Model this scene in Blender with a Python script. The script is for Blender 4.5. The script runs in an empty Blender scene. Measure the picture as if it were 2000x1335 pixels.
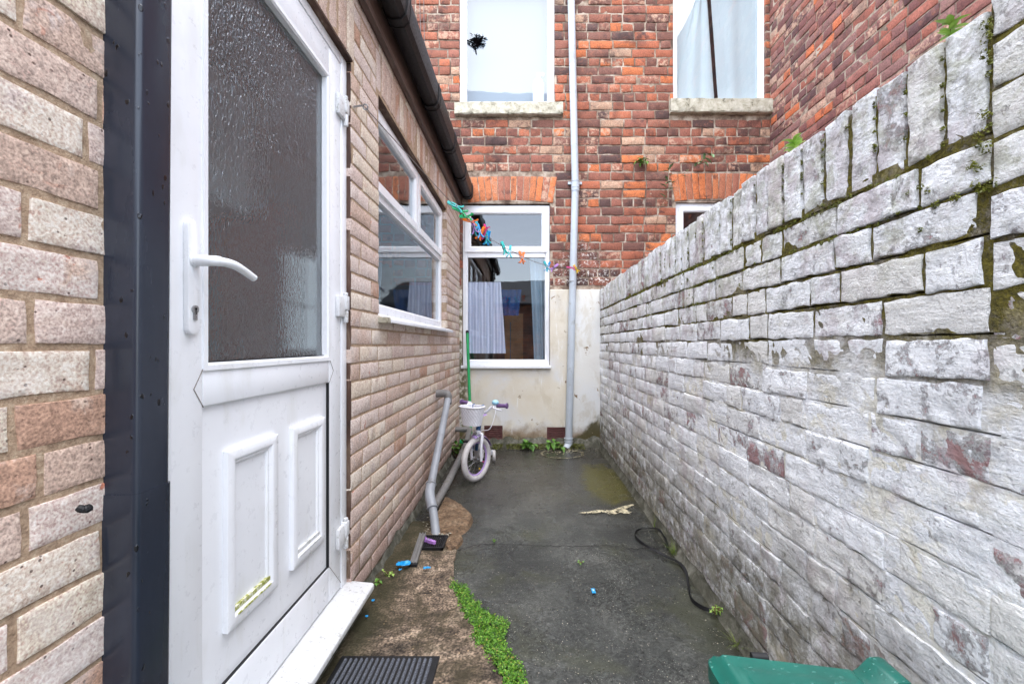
import bpy, bmesh, math, random
from mathutils import Vector, Matrix, noise
R = math.radians
random.seed(7)
scene = bpy.context.scene
COL = scene.collection
F, VX, VY, H = 830.0, 1027.0, 672.0, 1.10          # lens of the photograph: focal length and vanishing point in its pixels, eye height
XL, XR, YB = -0.715, 0.80, 4.60                    # left wall face, right wall face, back wall face

def at(px, py, Y):
    return Vector(((px - VX) / F * Y, Y, H + (VY - py) / F * Y))
def gr(px, py, z=0.0):
    Y = F * (H - z) / (py - VY)
    return Vector(((px - VX) / F * Y, Y, z))
def bx_(px): return (px - VX) / F * YB
def bz_(py): return H + (VY - py) / F * YB
def lin(c):
    c = c / 255.0
    return c / 12.92 if c <= 0.04045 else ((c + 0.055) / 1.055) ** 2.4
def rgb(r, g, b): return (lin(r), lin(g), lin(b), 1.0)
def clamp(x, a=0.0, b=1.0): return max(a, min(b, x))
def smooth(x):
    x = clamp(x); return x * x * (3 - 2 * x)

# ---------------------------------------------------------------- materials
class Mat:
    def __init__(s, name, rough=0.6, spec=0.4, col=None, metal=0.0):
        s.m = bpy.data.materials.new(name); s.m.use_nodes = True
        s.nt = s.m.node_tree; s.b = s.nt.nodes['Principled BSDF']
        s.b.inputs['Roughness'].default_value = rough
        s.b.inputs['Specular IOR Level'].default_value = spec
        s.b.inputs['Metallic'].default_value = metal
        if col: s.b.inputs['Base Color'].default_value = col
        s._pos = None
    def put(s, sock, v):
        if isinstance(v, bpy.types.NodeSocket): s.nt.links.new(v, sock)
        elif v is not None:
            try: sock.default_value = v
            except Exception:
                sock.default_value = (v, v, v, 1) if len(sock.default_value) == 4 else (v, v, v)
    def node(s, t, **props):
        n = s.nt.nodes.new(t)
        for k, v in props.items(): setattr(n, k, v)
        return n
    @property
    def pos(s):
        if s._pos is None: s._pos = s.node('ShaderNodeNewGeometry').outputs['Position']
        return s._pos
    @property
    def obj(s): return s.node('ShaderNodeTexCoord').outputs['Object']
    def scale(s, vec, sc):
        n = s.node('ShaderNodeMapping'); s.put(n.inputs['Vector'], vec); n.inputs['Scale'].default_value = sc; return n.outputs[0]
    def noise(s, sc, det=4.0, ro=0.55, dist=0.0, vec=None, out='Fac'):
        n = s.node('ShaderNodeTexNoise'); s.put(n.inputs['Vector'], vec if vec is not None else s.pos)
        n.inputs['Scale'].default_value = sc; n.inputs['Detail'].default_value = det
        n.inputs['Roughness'].default_value = ro; n.inputs['Distortion'].default_value = dist
        return n.outputs[out]
    def voro(s, sc, feat='F1', vec=None, rnd=1.0, out='Distance'):
        n = s.node('ShaderNodeTexVoronoi', feature=feat); s.put(n.inputs['Vector'], vec if vec is not None else s.pos)
        n.inputs['Scale'].default_value = sc; n.inputs['Randomness'].default_value = rnd
        return n.outputs[out]
    def ramp(s, fac, stops, interp='LINEAR'):
        n = s.node('ShaderNodeValToRGB'); cr = n.color_ramp; cr.interpolation = interp
        while len(cr.elements) < len(stops): cr.elements.new(0.5)
        for e, (p, c) in zip(cr.elements, stops):
            e.position = p
            e.color = c if isinstance(c, (tuple, list)) else (c, c, c, 1)
        s.put(n.inputs['Fac'], fac); return n.outputs['Color']
    def mix(s, fac, a, b, blend='MIX'):
        n = s.node('ShaderNodeMix', data_type='RGBA', blend_type=blend)
        s.put(n.inputs[0], fac); s.put(n.inputs[6], a); s.put(n.inputs[7], b); return n.outputs[2]
    def math(s, op, a, b=None, c=False):
        n = s.node('ShaderNodeMath', operation=op); n.use_clamp = c
        s.put(n.inputs[0], a)
        if b is not None: s.put(n.inputs[1], b)
        return n.outputs[0]
    def step(s, fac, lo, hi):          # smooth mask lo..hi -> 0..1
        n = s.node('ShaderNodeMapRange', interpolation_type='SMOOTHSTEP')
        s.put(n.inputs['Value'], fac); n.inputs['From Min'].default_value = lo; n.inputs['From Max'].default_value = hi
        return n.outputs[0]
    def xyz(s, vec=None):
        n = s.node('ShaderNodeSeparateXYZ'); s.put(n.inputs[0], vec if vec is not None else s.pos); return n.outputs
    def attr(s, name='brick'):
        n = s.node('ShaderNodeAttribute', attribute_name=name)
        m = s.node('ShaderNodeSeparateColor'); s.nt.links.new(n.outputs['Color'], m.inputs[0]); return m.outputs
    def bump(s, h, strength=0.5, dist=0.01, nrm=None):
        n = s.node('ShaderNodeBump'); n.inputs['Strength'].default_value = strength; n.inputs['Distance'].default_value = dist
        s.put(n.inputs['Height'], h)
        if nrm is not None: s.put(n.inputs['Normal'], nrm)
        return n.outputs[0]
    def done(s, col=None, rough=None, nrm=None):
        if col is not None: s.put(s.b.inputs['Base Color'], col)
        if rough is not None: s.put(s.b.inputs['Roughness'], rough)
        if nrm is not None: s.put(s.b.inputs['Normal'], nrm)
        return s.m

def schlick(nt, r0):
    lw = nt.nodes.new('ShaderNodeLayerWeight'); lw.inputs['Blend'].default_value = 0.5
    pw = nt.nodes.new('ShaderNodeMath'); pw.operation = 'POWER'; pw.inputs[1].default_value = 4.0; nt.links.new(lw.outputs['Facing'], pw.inputs[0])
    ma = nt.nodes.new('ShaderNodeMath'); ma.operation = 'MULTIPLY_ADD'; ma.inputs[1].default_value = 1 - r0; ma.inputs[2].default_value = r0; nt.links.new(pw.outputs[0], ma.inputs[0])
    return ma.outputs[0]
def plain(name, col, rough=0.5, spec=0.4, var=0.12, sc=9.0, metal=0.0, bump=0.15, space='pos', dirt=None):
    M = Mat(name, rough, spec, metal=metal)
    v = M.pos if space == 'pos' else M.obj
    n = M.noise(sc, 6, 0.6, 0.3, v); f = M.noise(sc * 14, 3, 0.6, 0, v)
    dk = tuple(c * (1 - 1.6 * var) for c in col[:3]) + (1,); lt = tuple(min(1, c * (1 + var)) for c in col[:3]) + (1,)
    c = M.ramp(n, [(0.3, dk), (0.7, lt)])
    if dirt:
        d = M.step(M.noise(sc * 2.3, 6, 0.7, 0.5, v), 0.56, 0.70); c = M.mix(M.math('MULTIPLY', d, 0.7), c, dirt)
    return M.done(c, M.ramp(f, [(0.3, max(0.03, rough - 0.1)), (0.7, min(1, rough + 0.12))]), M.bump(f, bump, 0.002))

MT = {}
def build_materials():
    # -- buff brick of the extension
    M = Mat('buff_brick', 0.85, 0.25); a = M.attr(); p = M.pos; z = M.xyz()[2]
    base = M.ramp(a[0], [(0.0, rgb(203, 186, 177)), (0.16, rgb(193, 173, 163)), (0.32, rgb(206, 192, 178)), (0.48, rgb(188, 166, 153)), (0.62, rgb(203, 187, 170)), (0.76, rgb(182, 158, 143)), (0.88, rgb(198, 181, 172)), (0.95, rgb(172, 138, 118))], 'CONSTANT')
    low = M.step(M.math('ADD', z, M.math('MULTIPLY', a[1], 0.30)), 0.52, 0.28)
    base = M.mix(M.math('MULTIPLY', low, 0.6), base, rgb(148, 122, 112))
    blot = M.noise(14, 6, 0.65, 0.6)
    base = M.mix(M.step(blot, 0.52, 0.68), base, M.mix(a[2], rgb(186, 160, 142), rgb(192, 178, 172)))
    wear = M.step(M.noise(26, 6, 0.7, 0.8), 0.61, 0.68); base = M.mix(M.math('MULTIPLY', wear, M.step(a[1], 0.5, 0.9)), base, rgb(170, 104, 80))
    grain = M.noise(240, 2, 0.5); base = M.mix(0.5, base, M.ramp(grain, [(0.30, 0.12), (0.50, 0.55), (0.70, 0.9)]), 'OVERLAY'); base = M.mix(0.35, base, M.ramp(M.noise(85, 3, 0.6), [(0.30, 0.2), (0.70, 0.85)]), 'OVERLAY')
    sp = M.voro(75, 'F1'); spm = M.math('MULTIPLY', M.step(sp, 0.20, 0.12), M.step(M.noise(22, 2, 0.5), 0.50, 0.62))
    base = M.mix(M.math('MULTIPLY', spm, 0.85), base, rgb(72, 50, 44))
    pale = M.math('MULTIPLY', M.step(M.noise(5, 5, 0.6, 0.3), 0.55, 0.72), 0.45); base = M.mix(pale, base, rgb(208, 202, 198))
    h = M.math('ADD', M.math('MULTIPLY', grain, 0.6), M.math('MULTIPLY', blot, 1.2)); h = M.math('SUBTRACT', h, spm)
    MT['buff'] = M.done(base, None, M.bump(h, 0.5, 0.003))
    M = Mat('sand_mortar', 0.95, 0.15); n = M.noise(60, 6, 0.7); z = M.xyz()[2]
    c = M.ramp(n, [(0.34, rgb(142, 120, 100)), (0.5, rgb(172, 148, 124)), (0.68, rgb(194, 174, 150))])
    c = M.mix(M.step(M.math('ADD', z, M.math('MULTIPLY', M.noise(6), 0.3)), 0.42, 0.18), c, rgb(98, 88, 70))
    MT['buff_mortar'] = M.done(c, None, M.bump(M.noise(220, 4, 0.7), 0.8, 0.004))
    # -- soot stained red brick of the house
    def red(name, base_stops, soot=1.0):
        M = Mat(name, 0.8, 0.3); a = M.attr(); x, y, z = M.xyz()[:3]
        base = M.ramp(a[0], base_stops, 'CONSTANT')
        n1 = M.noise(17, 6, 0.65, 0.7); base = M.mix(M.math('MULTIPLY', M.step(n1, 0.50, 0.70), 0.75), base, M.mix(a[1], rgb(96, 60, 54), rgb(180, 116, 90)))
        base = M.mix(M.math('MULTIPLY', M.step(M.noise(9, 6, 0.7, 0.5), 0.56, 0.70), 0.85), base, rgb(74, 52, 50))
        cen = M.math('MULTIPLY', M.step(a[1], 0.72, 0.95), M.step(M.noise(24, 5, 0.6, 0.3), 0.46, 0.60)); base = M.mix(M.math('MULTIPLY', cen, 0.75), base, rgb(196, 162, 138))
        soo = M.math('MULTIPLY', M.step(M.noise(2.0, 3, 0.6, 0.4), 0.47, 0.66), M.step(M.noise(11, 4, 0.6, 0.4), 0.36, 0.58)); base = M.mix(M.math('MULTIPLY', soo, 0.75 * soot), base, rgb(52, 40, 40))
        g = M.noise(90, 3, 0.6); base = M.mix(0.55, base, M.ramp(g, [(0.3, 0.15), (0.7, 0.85)]), 'OVERLAY'); base = M.mix(0.06, base, rgb(92, 72, 70))
        return M, base, g, n1, x, z
    stops = [(0.0, rgb(140, 86, 68)), (0.13, rgb(112, 76, 66)), (0.27, rgb(160, 94, 70)), (0.40, rgb(124, 84, 72)), (0.50, rgb(186, 106, 66)), (0.56, rgb(146, 92, 76)), (0.68, rgb(172, 100, 72)), (0.77, rgb(176, 142, 118)), (0.83, rgb(132, 82, 66)), (0.91, rgb(86, 64, 60)), (0.98, rgb(200, 116, 70))]
    M, base, g, n1, x, z = red('red_brick', stops)
    # limewash splashes left above the rendered plinth
    d = M.math('ADD', M.math('ABSOLUTE', M.math('SUBTRACT', x, 0.60)), M.math('ABSOLUTE', M.math('SUBTRACT', z, 1.78)))
    w = M.math('MULTIPLY', M.step(M.noise(38, 6, 0.7, 0.4), 0.52, 0.60), M.step(d, 0.62, 0.20))
    blk = M.step(d, 0.75, 0.35); base = M.mix(M.math('MULTIPLY', blk, M.math('MULTIPLY', M.step(M.noise(7), 0.45, 0.6), 0.6)), base, rgb(50, 40, 42))
    base = M.mix(M.math('MULTIPLY', w, 0.9), base, rgb(220, 216, 208))
    MT['red'] = M.done(base, None, M.bump(M.math('ADD', M.math('MULTIPLY', g, 0.5), n1), 0.6, 0.004))
    st2 = [(0.0, rgb(130, 88, 82)), (0.16, rgb(146, 94, 84)), (0.30, rgb(110, 74, 72)), (0.44, rgb(160, 96, 80)), (0.58, rgb(136, 98, 92)),
           (0.70, rgb(196, 108, 70)), (0.77, rgb(122, 78, 74)), (0.86, rgb(176, 142, 124)), (0.94, rgb(98, 68, 68))]
    M, base, g, n1, x, z = red('wing_brick', st2, 0.6)
    MT['red2'] = M.done(base, None, M.bump(M.math('ADD', M.math('MULTIPLY', g, 0.5), n1), 0.6, 0.004))
    sta = [(0.0, rgb(190, 116, 76)), (0.3, rgb(172, 108, 80)), (0.55, rgb(204, 118, 72)), (0.8, rgb(158, 100, 80))]
    M, base, g, n1, x, z = red('arch_brick', sta, 0.2)
    MT['arch'] = M.done(base, None, M.bump(M.math('ADD', M.math('MULTIPLY', g, 0.5), n1), 0.5, 0.003))
    M = Mat('lime_mortar', 0.95, 0.15); n = M.noise(9, 4, 0.65)
    c = M.ramp(n, [(0.36, rgb(98, 82, 72)), (0.5, rgb(148, 130, 114)), (0.64, rgb(188, 174, 158))])
    c = M.mix(M.math('MULTIPLY', M.step(M.noise(1.7, 6, 0.72, 0.6), 0.56, 0.70), 0.7), c, rgb(84, 68, 64))
    MT['lime'] = M.done(c, None, M.bump(M.noise(160, 4, 0.7), 0.8, 0.004))
    # -- whitewashed, flaking and mossy brick of the yard wall
    def white(name, is_mortar):
        M = Mat(name, 0.85, 0.25); a = M.attr(); x, y, z = M.xyz()[:3]
        n = M.noise(7, 9, 0.72, 0.2); st = M.noise(9, 9, 0.78, 0.3, M.scale(M.pos, (1, 0.35, 2.6)))
        base = M.ramp(n, [(0.24, rgb(186, 186, 188)), (0.40, rgb(224, 226, 230)), (0.60, rgb(240, 242, 245)), (0.78, rgb(212, 215, 218))])
        base = M.mix(M.math('MULTIPLY', M.step(st, 0.52, 0.70), 0.6), base, rgb(200, 197, 184))
        gn = M.noise(105, 3, 0.65); base = M.mix(0.55, base, M.ramp(gn, [(0.28, 0.14), (0.50, 0.52), (0.70, 0.78)]), 'OVERLAY'); gm = M.noise(30, 4, 0.7, 0.2, M.scale(M.pos, (1, .6, 1.6))); base = M.mix(0.4, base, M.ramp(gm, [(0.30, 0.22), (0.52, 0.52), (0.70, 0.70)]), 'OVERLAY')
        if is_mortar: base = M.mix(M.math('MULTIPLY', M.step(M.noise(5, 5, 0.7), 0.46, 0.60), 0.6), base, rgb(226, 220, 198))
        base = M.mix(M.math('MULTIPLY', M.step(M.noise(19, 10, 0.82, 0.2), 0.55, 0.63), 0.35), base, rgb(158, 156, 156))
        if not is_mortar:
            base = M.mix(M.math('MULTIPLY', M.step(a[0], 0.55, 1.0), 0.35), base, rgb(198, 190, 172))
        # flakes: bare brick and a darker halo, more on some bricks and low down
        fl = M.noise(15, 10, 0.80, 0.25); bias = M.math('MULTIPLY', M.math('POWER', a[1], 4.0), 0.16 if not is_mortar else 0.0)
        lo = M.math('MULTIPLY', M.step(M.math('ADD', z, M.math('MULTIPLY', M.noise(3, 5), 0.5)), 0.85, 0.15), 0.085)
        fv = M.math('ADD', M.math('ADD', fl, bias), lo)
        halo = M.step(fv, 0.605, 0.640); core = M.step(fv, 0.665, 0.680)
        base = M.mix(M.math('MULTIPLY', halo, 0.75), base, M.mix(a[2], rgb(166, 150, 156), rgb(156, 154, 152)))
        base = M.mix(M.math('MULTIPLY', core, 0.7), base, M.mix(M.step(M.noise(22, 4), 0.46, 0.62), rgb(140, 82, 80), rgb(126, 104, 110)))
        # hairline cracks in the old paint
        ck = M.voro(21, 'DISTANCE_TO_EDGE', M.mix(0.10, M.pos, M.noise(14, 5, 0.7, 0, None, 'Color')))
        ckm = M.math('MULTIPLY', M.step(ck, 0.014, 0.003), M.step(M.noise(5, 4), 0.52, 0.64)); base = M.mix(M.math('MULTIPLY', ckm, 0.5), base, rgb(104, 98, 92))
        spk = M.math('MULTIPLY', M.step(M.noise(75, 6, 0.8), 0.62, 0.70), M.step(M.noise(4, 4), 0.42, 0.6)); base = M.mix(M.math('MULTIPLY', spk, 0.65), base, rgb(112, 106, 98))
        # green algae under the coping, and grime with algae along the foot
        zz = M.math('ADD', z, M.math('MULTIPLY', M.math('SUBTRACT', M.noise(5, 7, 0.7, 0.4), 0.5), 0.55))
        al = M.math('MULTIPLY', M.step(zz, 1.10, 1.42), M.step(M.noise(9, 8, 0.75, 0.7), 0.46, 0.64))
        base = M.mix(M.math('MULTIPLY', al, 0.62), base, rgb(150, 152, 122))
        gy = M.math('MULTIPLY', M.step(zz, 1.05, 1.5), M.step(M.noise(23, 8, 0.78, 0.4), 0.50, 0.60)); base = M.mix(M.math('MULTIPLY', gy, 0.50), base, rgb(124, 122, 112))
        lil = M.math('MULTIPLY', M.step(M.noise(3.4, 4, 0.6, 0.3), 0.46, 0.62), M.step(M.noise(17, 4, 0.65, 0.3), 0.42, 0.58)); base = M.mix(M.math('MULTIPLY', lil, 0.55), base, rgb(178, 164, 170))
        blk = M.math('MULTIPLY', M.step(M.noise(26, 4, 0.65, 0.5), 0.60, 0.68), M.step(zz, 0.95, 0.25)); base = M.mix(M.math('MULTIPLY', blk, 0.75), base, rgb(84, 82, 74))
        ft = M.step(zz, 0.66, 0.14); base = M.mix(M.math('MULTIPLY', ft, M.math('MULTIPLY', M.step(M.noise(13, 10, 0.82, 0.4), 0.34, 0.56), 0.85)), base, rgb(116, 112, 94))
        tip = M.math('MULTIPLY', M.step(zz, 1.60, 1.72), M.step(M.noise(30, 6, 0.7), 0.5, 0.6)); base = M.mix(M.math('MULTIPLY', tip, 0.5), base, rgb(134, 130, 118))
        rough_h = M.math('ADD', M.math('MULTIPLY', st, 1.0), M.math('MULTIPLY', M.noise(95, 6, 0.75), 0.55))
        rough_h = M.math('ADD', M.math('ADD', rough_h, M.math('MULTIPLY', gn, 0.8)), M.math('MULTIPLY', gm, 1.0)); hgt = M.math('SUBTRACT', rough_h, M.math('MULTIPLY', halo, 0.35)); hgt = M.math('SUBTRACT', hgt, M.math('MULTIPLY', ckm, 0.4))
        if is_mortar:
            ms = M.math('MULTIPLY', M.step(zz, 1.02, 1.22), M.step(M.noise(14, 7, 0.75), 0.36, 0.50))
            base = M.mix(M.step(zz, 0.9, 1.2), base, M.ramp(M.noise(60, 6, 0.75), [(0.3, rgb(74, 68, 56)), (0.7, rgb(150, 142, 126))]))
            base = M.mix(ms, base, M.ramp(M.noise(90, 5, 0.7), [(0.3, rgb(52, 46, 22)), (0.5, rgb(96, 88, 30)), (0.72, rgb(132, 122, 50))]))
            base = M.mix(M.math('MULTIPLY', M.step(M.noise(6, 5, 0.7, 0.3), 0.55, 0.68), 0.55), base, rgb(178, 168, 140))
            hgt = M.math('ADD', hgt, M.math('MULTIPLY', M.noise(130, 4, 0.7), M.math('MULTIPLY', ms, 2.0)))
        return M.done(base, None, M.bump(hgt, 0.9, 0.008))
    MT['white'] = white('whitewashed_brick', False); MT['white_mortar'] = white('whitewashed_mortar', True)
    # -- rendered plinth
    M = Mat('cream_render', 0.8, 0.3); x, y, z = M.xyz()[:3]
    n = M.noise(2.2, 7, 0.62, 0.4)
    c = M.ramp(n, [(0.32, rgb(208, 198, 178)), (0.5, rgb(214, 207, 192)), (0.66, rgb(212, 211, 209))])
    c = M.mix(M.math('MULTIPLY', M.step(M.math('ADD', x, M.math('MULTIPLY', n, 0.3)), 0.58, 0.70), 0.6), c, rgb(224, 226, 226))
    zz = M.math('ADD', z, M.math('MULTIPLY', M.math('SUBTRACT', M.noise(6, 8, 0.7, 0.5), 0.5), 0.34))
    xr = M.math('MULTIPLY', M.step(x, 0.50, 0.78), 0.22)
    c = M.mix(M.math('MULTIPLY', M.step(zz, M_foot_hi, 0.10), 0.85), c, rgb(134, 110, 84))
    c = M.mix(M.math('MULTIPLY', M.step(M.math('SUBTRACT', zz, xr), 0.13, 0.02), 0.95), c, rgb(78, 72, 42))
    ch = M.math('ADD', M.noise(8, 5, 0.66, 0.5), M.math('MULTIPLY', M.step(x, 0.25, 0.55), 0.035)); c = M.mix(M.step(ch, 0.665, 0.675), c, rgb(160, 142, 118)); c = M.mix(M.step(ch, 0.70, 0.71), c, rgb(112, 90, 76)); c = M.mix(M.math('MULTIPLY', M.step(M.noise(3, 5, 0.7, 0.4, M.scale(M.pos, (1.5, 1, 0.8))), 0.52, 0.64), 0.4), c, rgb(188, 176, 152))
    run = M.noise(6, 6, 0.65, 0.2, M.scale(M.pos, (3.2, 1, 0.5))); c = M.mix(M.math('MULTIPLY', M.step(run, 0.60, 0.72), 0.6), c, rgb(232, 232, 232))
    c = M.mix(M.math('MULTIPLY', M.step(M.noise(60, 5, 0.7), 0.66, 0.72), 0.5), c, rgb(140, 126, 108))
    lft = M.math('MULTIPLY', M.step(x, -0.56, -0.68), M.step(M.noise(14, 6, 0.7), 0.42, 0.56)); c = M.mix(M.math('MULTIPLY', lft, 0.9), c, rgb(84, 80, 40))
    MT['render'] = M.done(c, None, M.bump(M.math('SUBTRACT', M.math('MULTIPLY', M.noise(45, 6, 0.7), 0.5), M.step(ch, 0.665, 0.675)), 0.5, 0.005))
    # -- wet dark ground
    M = Mat('wet_asphalt', 0.5, 0.5); x, y, z = M.xyz()[:3]
    n = M.noise(2.6, 5, 0.62, 0.5); g = M.noise(130, 6, 0.85)
    c = M.ramp(n, [(0.32, rgb(37, 39, 37)), (0.5, rgb(55, 57, 54)), (0.68, rgb(78, 79, 75))])
    g1 = M.noise(125, 2, 0.5); g2 = M.noise(42, 3, 0.6); c = M.mix(0.5, c, M.ramp(g1, [(0.36, 0.08), (0.64, 0.92)]), 'OVERLAY'); c = M.mix(0.45, c, M.ramp(g2, [(0.34, 0.15), (0.66, 0.85)]), 'OVERLAY'); c = M.mix(M.math('MULTIPLY', M.step(M.noise(170, 1, 0.5), 0.68, 0.73), 0.6), c, rgb(140, 138, 130))
    c = M.mix(M.math('MULTIPLY', M.step(M.noise(1.9, 5, 0.65, 0.4), 0.50, 0.64), 0.6), c, rgb(60, 62, 44)); c = M.mix(M.math('MULTIPLY', M.step(M.voro(95), 0.16, 0.10), M.step(M.noise(70, 2), 0.52, 0.6)), c, rgb(190, 182, 166))
    c = M.mix(M.math('MULTIPLY', M.step(M.noise(8, 10, 0.82, 0.4), 0.60, 0.70), 0.55), c, rgb(150, 146, 138))
    c = M.mix(M.math('MULTIPLY', M.step(y, 2.4, 3.4), 0.55), c, rgb(58, 54, 48))
    dm = M.math('ADD', M.math('POWER', M.math('DIVIDE', M.math('SUBTRACT', x, 0.63), 0.20), 2.0), M.math('POWER', M.math('DIVIDE', M.math('SUBTRACT', y, 3.42), 0.55), 2.0))
    dm = M.math('ADD', dm, M.math('MULTIPLY', M.math('SUBTRACT', M.noise(7, 7, 0.7), 0.5), 2.4))
    c = M.mix(M.math('MULTIPLY', M.step(dm, 1.15, 0.35), 0.85), c, rgb(78, 74, 24))
    foot = M.step(M.math('ADD', x, M.math('MULTIPLY', M.noise(9, 6, 0.7), 0.16)), 0.80, 0.90); c = M.mix(M.math('MULTIPLY', foot, 0.85), c, rgb(50, 48, 30))
    wet = M.math('MULTIPLY', M.step(y, 2.2, 3.3), M.step(M.noise(1.6, 6, 0.6, 0.3), 0.36, 0.58))
    rg = M.mix(wet, M.ramp(M.noise(3.5, 6, 0.6), [(0.35, 0.16), (0.65, 0.40)]), M.ramp(M.noise(14, 5, 0.6), [(0.35, 0.10), (0.7, 0.34)]))
    MT['asphalt'] = M.done(c, rg, M.bump(M.math('ADD', g, M.math('MULTIPLY', M.noise(40, 5), 0.8)), 0.45, 0.005))
    # -- brown bare concrete by the door
    M = Mat('brown_concrete', 0.85, 0.3); x, y, z = M.xyz()[:3]
    n = M.noise(5.5, 10, 0.74, 0.7); g = M.noise(100, 6, 0.85)
    c = M.ramp(n, [(0.34, rgb(58, 52, 44)), (0.45, rgb(92, 80, 68)), (0.53, rgb(130, 113, 96)), (0.66, rgb(160, 143, 124))])
    c = M.mix(0.8, c, M.ramp(M.noise(115, 2, 0.5), [(0.36, 0.10), (0.64, 0.90)]), 'OVERLAY')
    c = M.mix(0.6, c, M.ramp(M.noise(34, 3, 0.65), [(0.34, 0.12), (0.66, 0.85)]), 'OVERLAY'); c = M.mix(M.math('MULTIPLY', M.step(M.voro(48), 0.20, 0.12), M.step(M.noise(33, 2), 0.52, 0.6)), c, rgb(186, 158, 124))
    c = M.mix(M.math('MULTIPLY', M.step(M.noise(3.6, 9, 0.75, 0.5), 0.47, 0.60), 0.75), c, rgb(62, 56, 40))
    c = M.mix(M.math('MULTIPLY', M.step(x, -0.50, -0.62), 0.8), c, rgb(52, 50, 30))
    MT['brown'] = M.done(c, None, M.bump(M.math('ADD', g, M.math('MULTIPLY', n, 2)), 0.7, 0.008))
    M = Mat('rusty_concrete', 0.8, 0.3); n = M.noise(12, 10, 0.78, 0.6); g = M.noise(110, 5, 0.8)
    c = M.ramp(n, [(0.3, rgb(66, 56, 46)), (0.5, rgb(112, 90, 69)), (0.7, rgb(146, 128, 106))]); c = M.mix(0.7, c, M.ramp(M.noise(60, 3, 0.65), [(0.34, 0.12), (0.66, 0.88)]), 'OVERLAY')
    MT['rust'] = M.done(c, None, M.bump(M.math('ADD', g, M.math('MULTIPLY', n, 2)), 0.7, 0.008))
    M = Mat('dirty_footing', 0.9, 0.2); n = M.noise(10, 9, 0.72, 0.5)
    c = M.ramp(n, [(0.3, rgb(44, 43, 36)), (0.5, rgb(88, 87, 76)), (0.7, rgb(140, 138, 128))])
    MT['footing'] = M.done(c, None, M.bump(M.noise(70, 6, 0.75), 0.8, 0.01))
    M = Mat('stone_sill', 0.85, 0.3); n = M.noise(14, 8, 0.7, 0.4)
    c = M.ramp(n, [(0.34, rgb(98, 92, 78)), (0.46, rgb(166, 160, 142)), (0.68, rgb(202, 197, 182))]); c = M.mix(M.math('MULTIPLY', M.step(M.noise(50, 6, 0.75), 0.60, 0.68), 0.8), c, rgb(70, 66, 52))
    MT['stone'] = M.done(c, None, M.bump(M.noise(60, 6, 0.7), 0.6, 0.004))
    # -- white plastic
    M = Mat('white_plastic', 0.28, 0.5); n = M.noise(3, 6, 0.6, 0.3); s = M.noise(30, 7, 0.75)
    c = M.ramp(n, [(0.3, rgb(228, 230, 234)), (0.7, rgb(238, 240, 243))]); c = M.mix(M.math('MULTIPLY', M.step(s, 0.64, 0.74), 0.3), c, rgb(186, 186, 180)); c = M.mix(M.math('MULTIPLY', M.step(M.noise(7, 4, 0.65, 0.6, M.scale(M.pos, (1, 1, .35))), 0.54, 0.70), 0.3), c, rgb(202, 202, 196))
    MT['upvc'] = M.done(c, M.ramp(s, [(0.3, 0.22), (0.75, 0.45)]), M.bump(M.noise(6, 3), 0.08, 0.002))
    M = Mat('weathered_white_plastic', 0.4, 0.45); z = M.xyz()[2]; s = M.noise(45, 8, 0.78, 0.3)
    s = M.math('ADD', s, M.math('MULTIPLY', M.math('SUBTRACT', M.noise(5, 3, 0.6), 0.5), 0.3)); c = M.mix(M.math('MULTIPLY', M.step(s, 0.52, 0.66), 0.7), rgb(212, 213, 214), rgb(128, 124, 110))
    MT['upvc_dirty'] = M.done(c, 0.4)
    M = Mat('mossy_moulding', 0.5, 0.4); s = M.noise(70, 6, 0.75, 0.3)
    MT['moulding_moss'] = M.done(M.ramp(s, [(0.40, rgb(226, 226, 214)), (0.50, rgb(170, 172, 96)), (0.62, rgb(98, 104, 24))]))
    MT['anthracite'] = None
    M = Mat('dark_grey_plastic', 0.34, 0.5); n = M.noise(5, 6, 0.65, 0.4, M.scale(M.pos, (1, 1, 0.35)))
    c = M.ramp(n, [(0.3, rgb(31, 36, 46)), (0.7, rgb(44, 50, 62))])
    dv = M.voro(62, 'F1', M.scale(M.pos, (1, 1, 0.55))); drop = M.math('MULTIPLY', M.step(dv, 0.24, 0.17), M.step(M.noise(27, 3), 0.50, 0.56))
    c = M.mix(drop, c, rgb(10, 11, 16))
    scr = M.math('MULTIPLY', M.step(M.noise(60, 5, 0.8, 1.5, M.scale(M.pos, (1, 1, 0.2))), 0.66, 0.70), 0.3); c = M.mix(scr, c, rgb(86, 92, 104))
    MT['anthracite'] = M.done(c, M.ramp(n, [(0.3, 0.15), (0.7, 0.30)]), M.bump(M.math('SUBTRACT', drop, M.math('MULTIPLY', n, 0.2)), 0.35, 0.003))
    MT['black_plastic'] = plain('black_gutter_plastic', rgb(27, 25, 26), 0.46, 0.3, 0.15, 6)
    M = Mat('brown_fascia', 0.42, 0.45); n = M.noise(9, 7, 0.7, 0.4, M.scale(M.pos, (1, 0.3, 2)))
    MT['fascia'] = M.done(M.ramp(n, [(0.3, rgb(66, 50, 44)), (0.55, rgb(86, 68, 60)), (0.75, rgb(112, 94, 84))]), None, M.bump(n, 0.15, 0.003))
    M = Mat('old_brown_timber', 0.75, 0.3); n = M.noise(12, 8, 0.72, 0.5, M.scale(M.pos, (1, 0.25, 0.25)))
    MT['timber'] = M.done(M.ramp(n, [(0.3, rgb(50, 36, 32)), (0.52, rgb(84, 62, 52)), (0.64, rgb(120, 100, 84)), (0.70, rgb(204, 198, 190))]), None, M.bump(n, 0.4, 0.004))
    MT['grey_pipe'] = plain('grey_pipe_plastic', rgb(140, 144, 150), 0.4, 0.45, 0.10, 7, dirt=rgb(108, 104, 98))
    MT['grey_pipe_dark'] = plain('weathered_grey_pipe', rgb(116, 114, 112), 0.5, 0.4, 0.14, 7, dirt=rgb(84, 78, 66))
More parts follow.
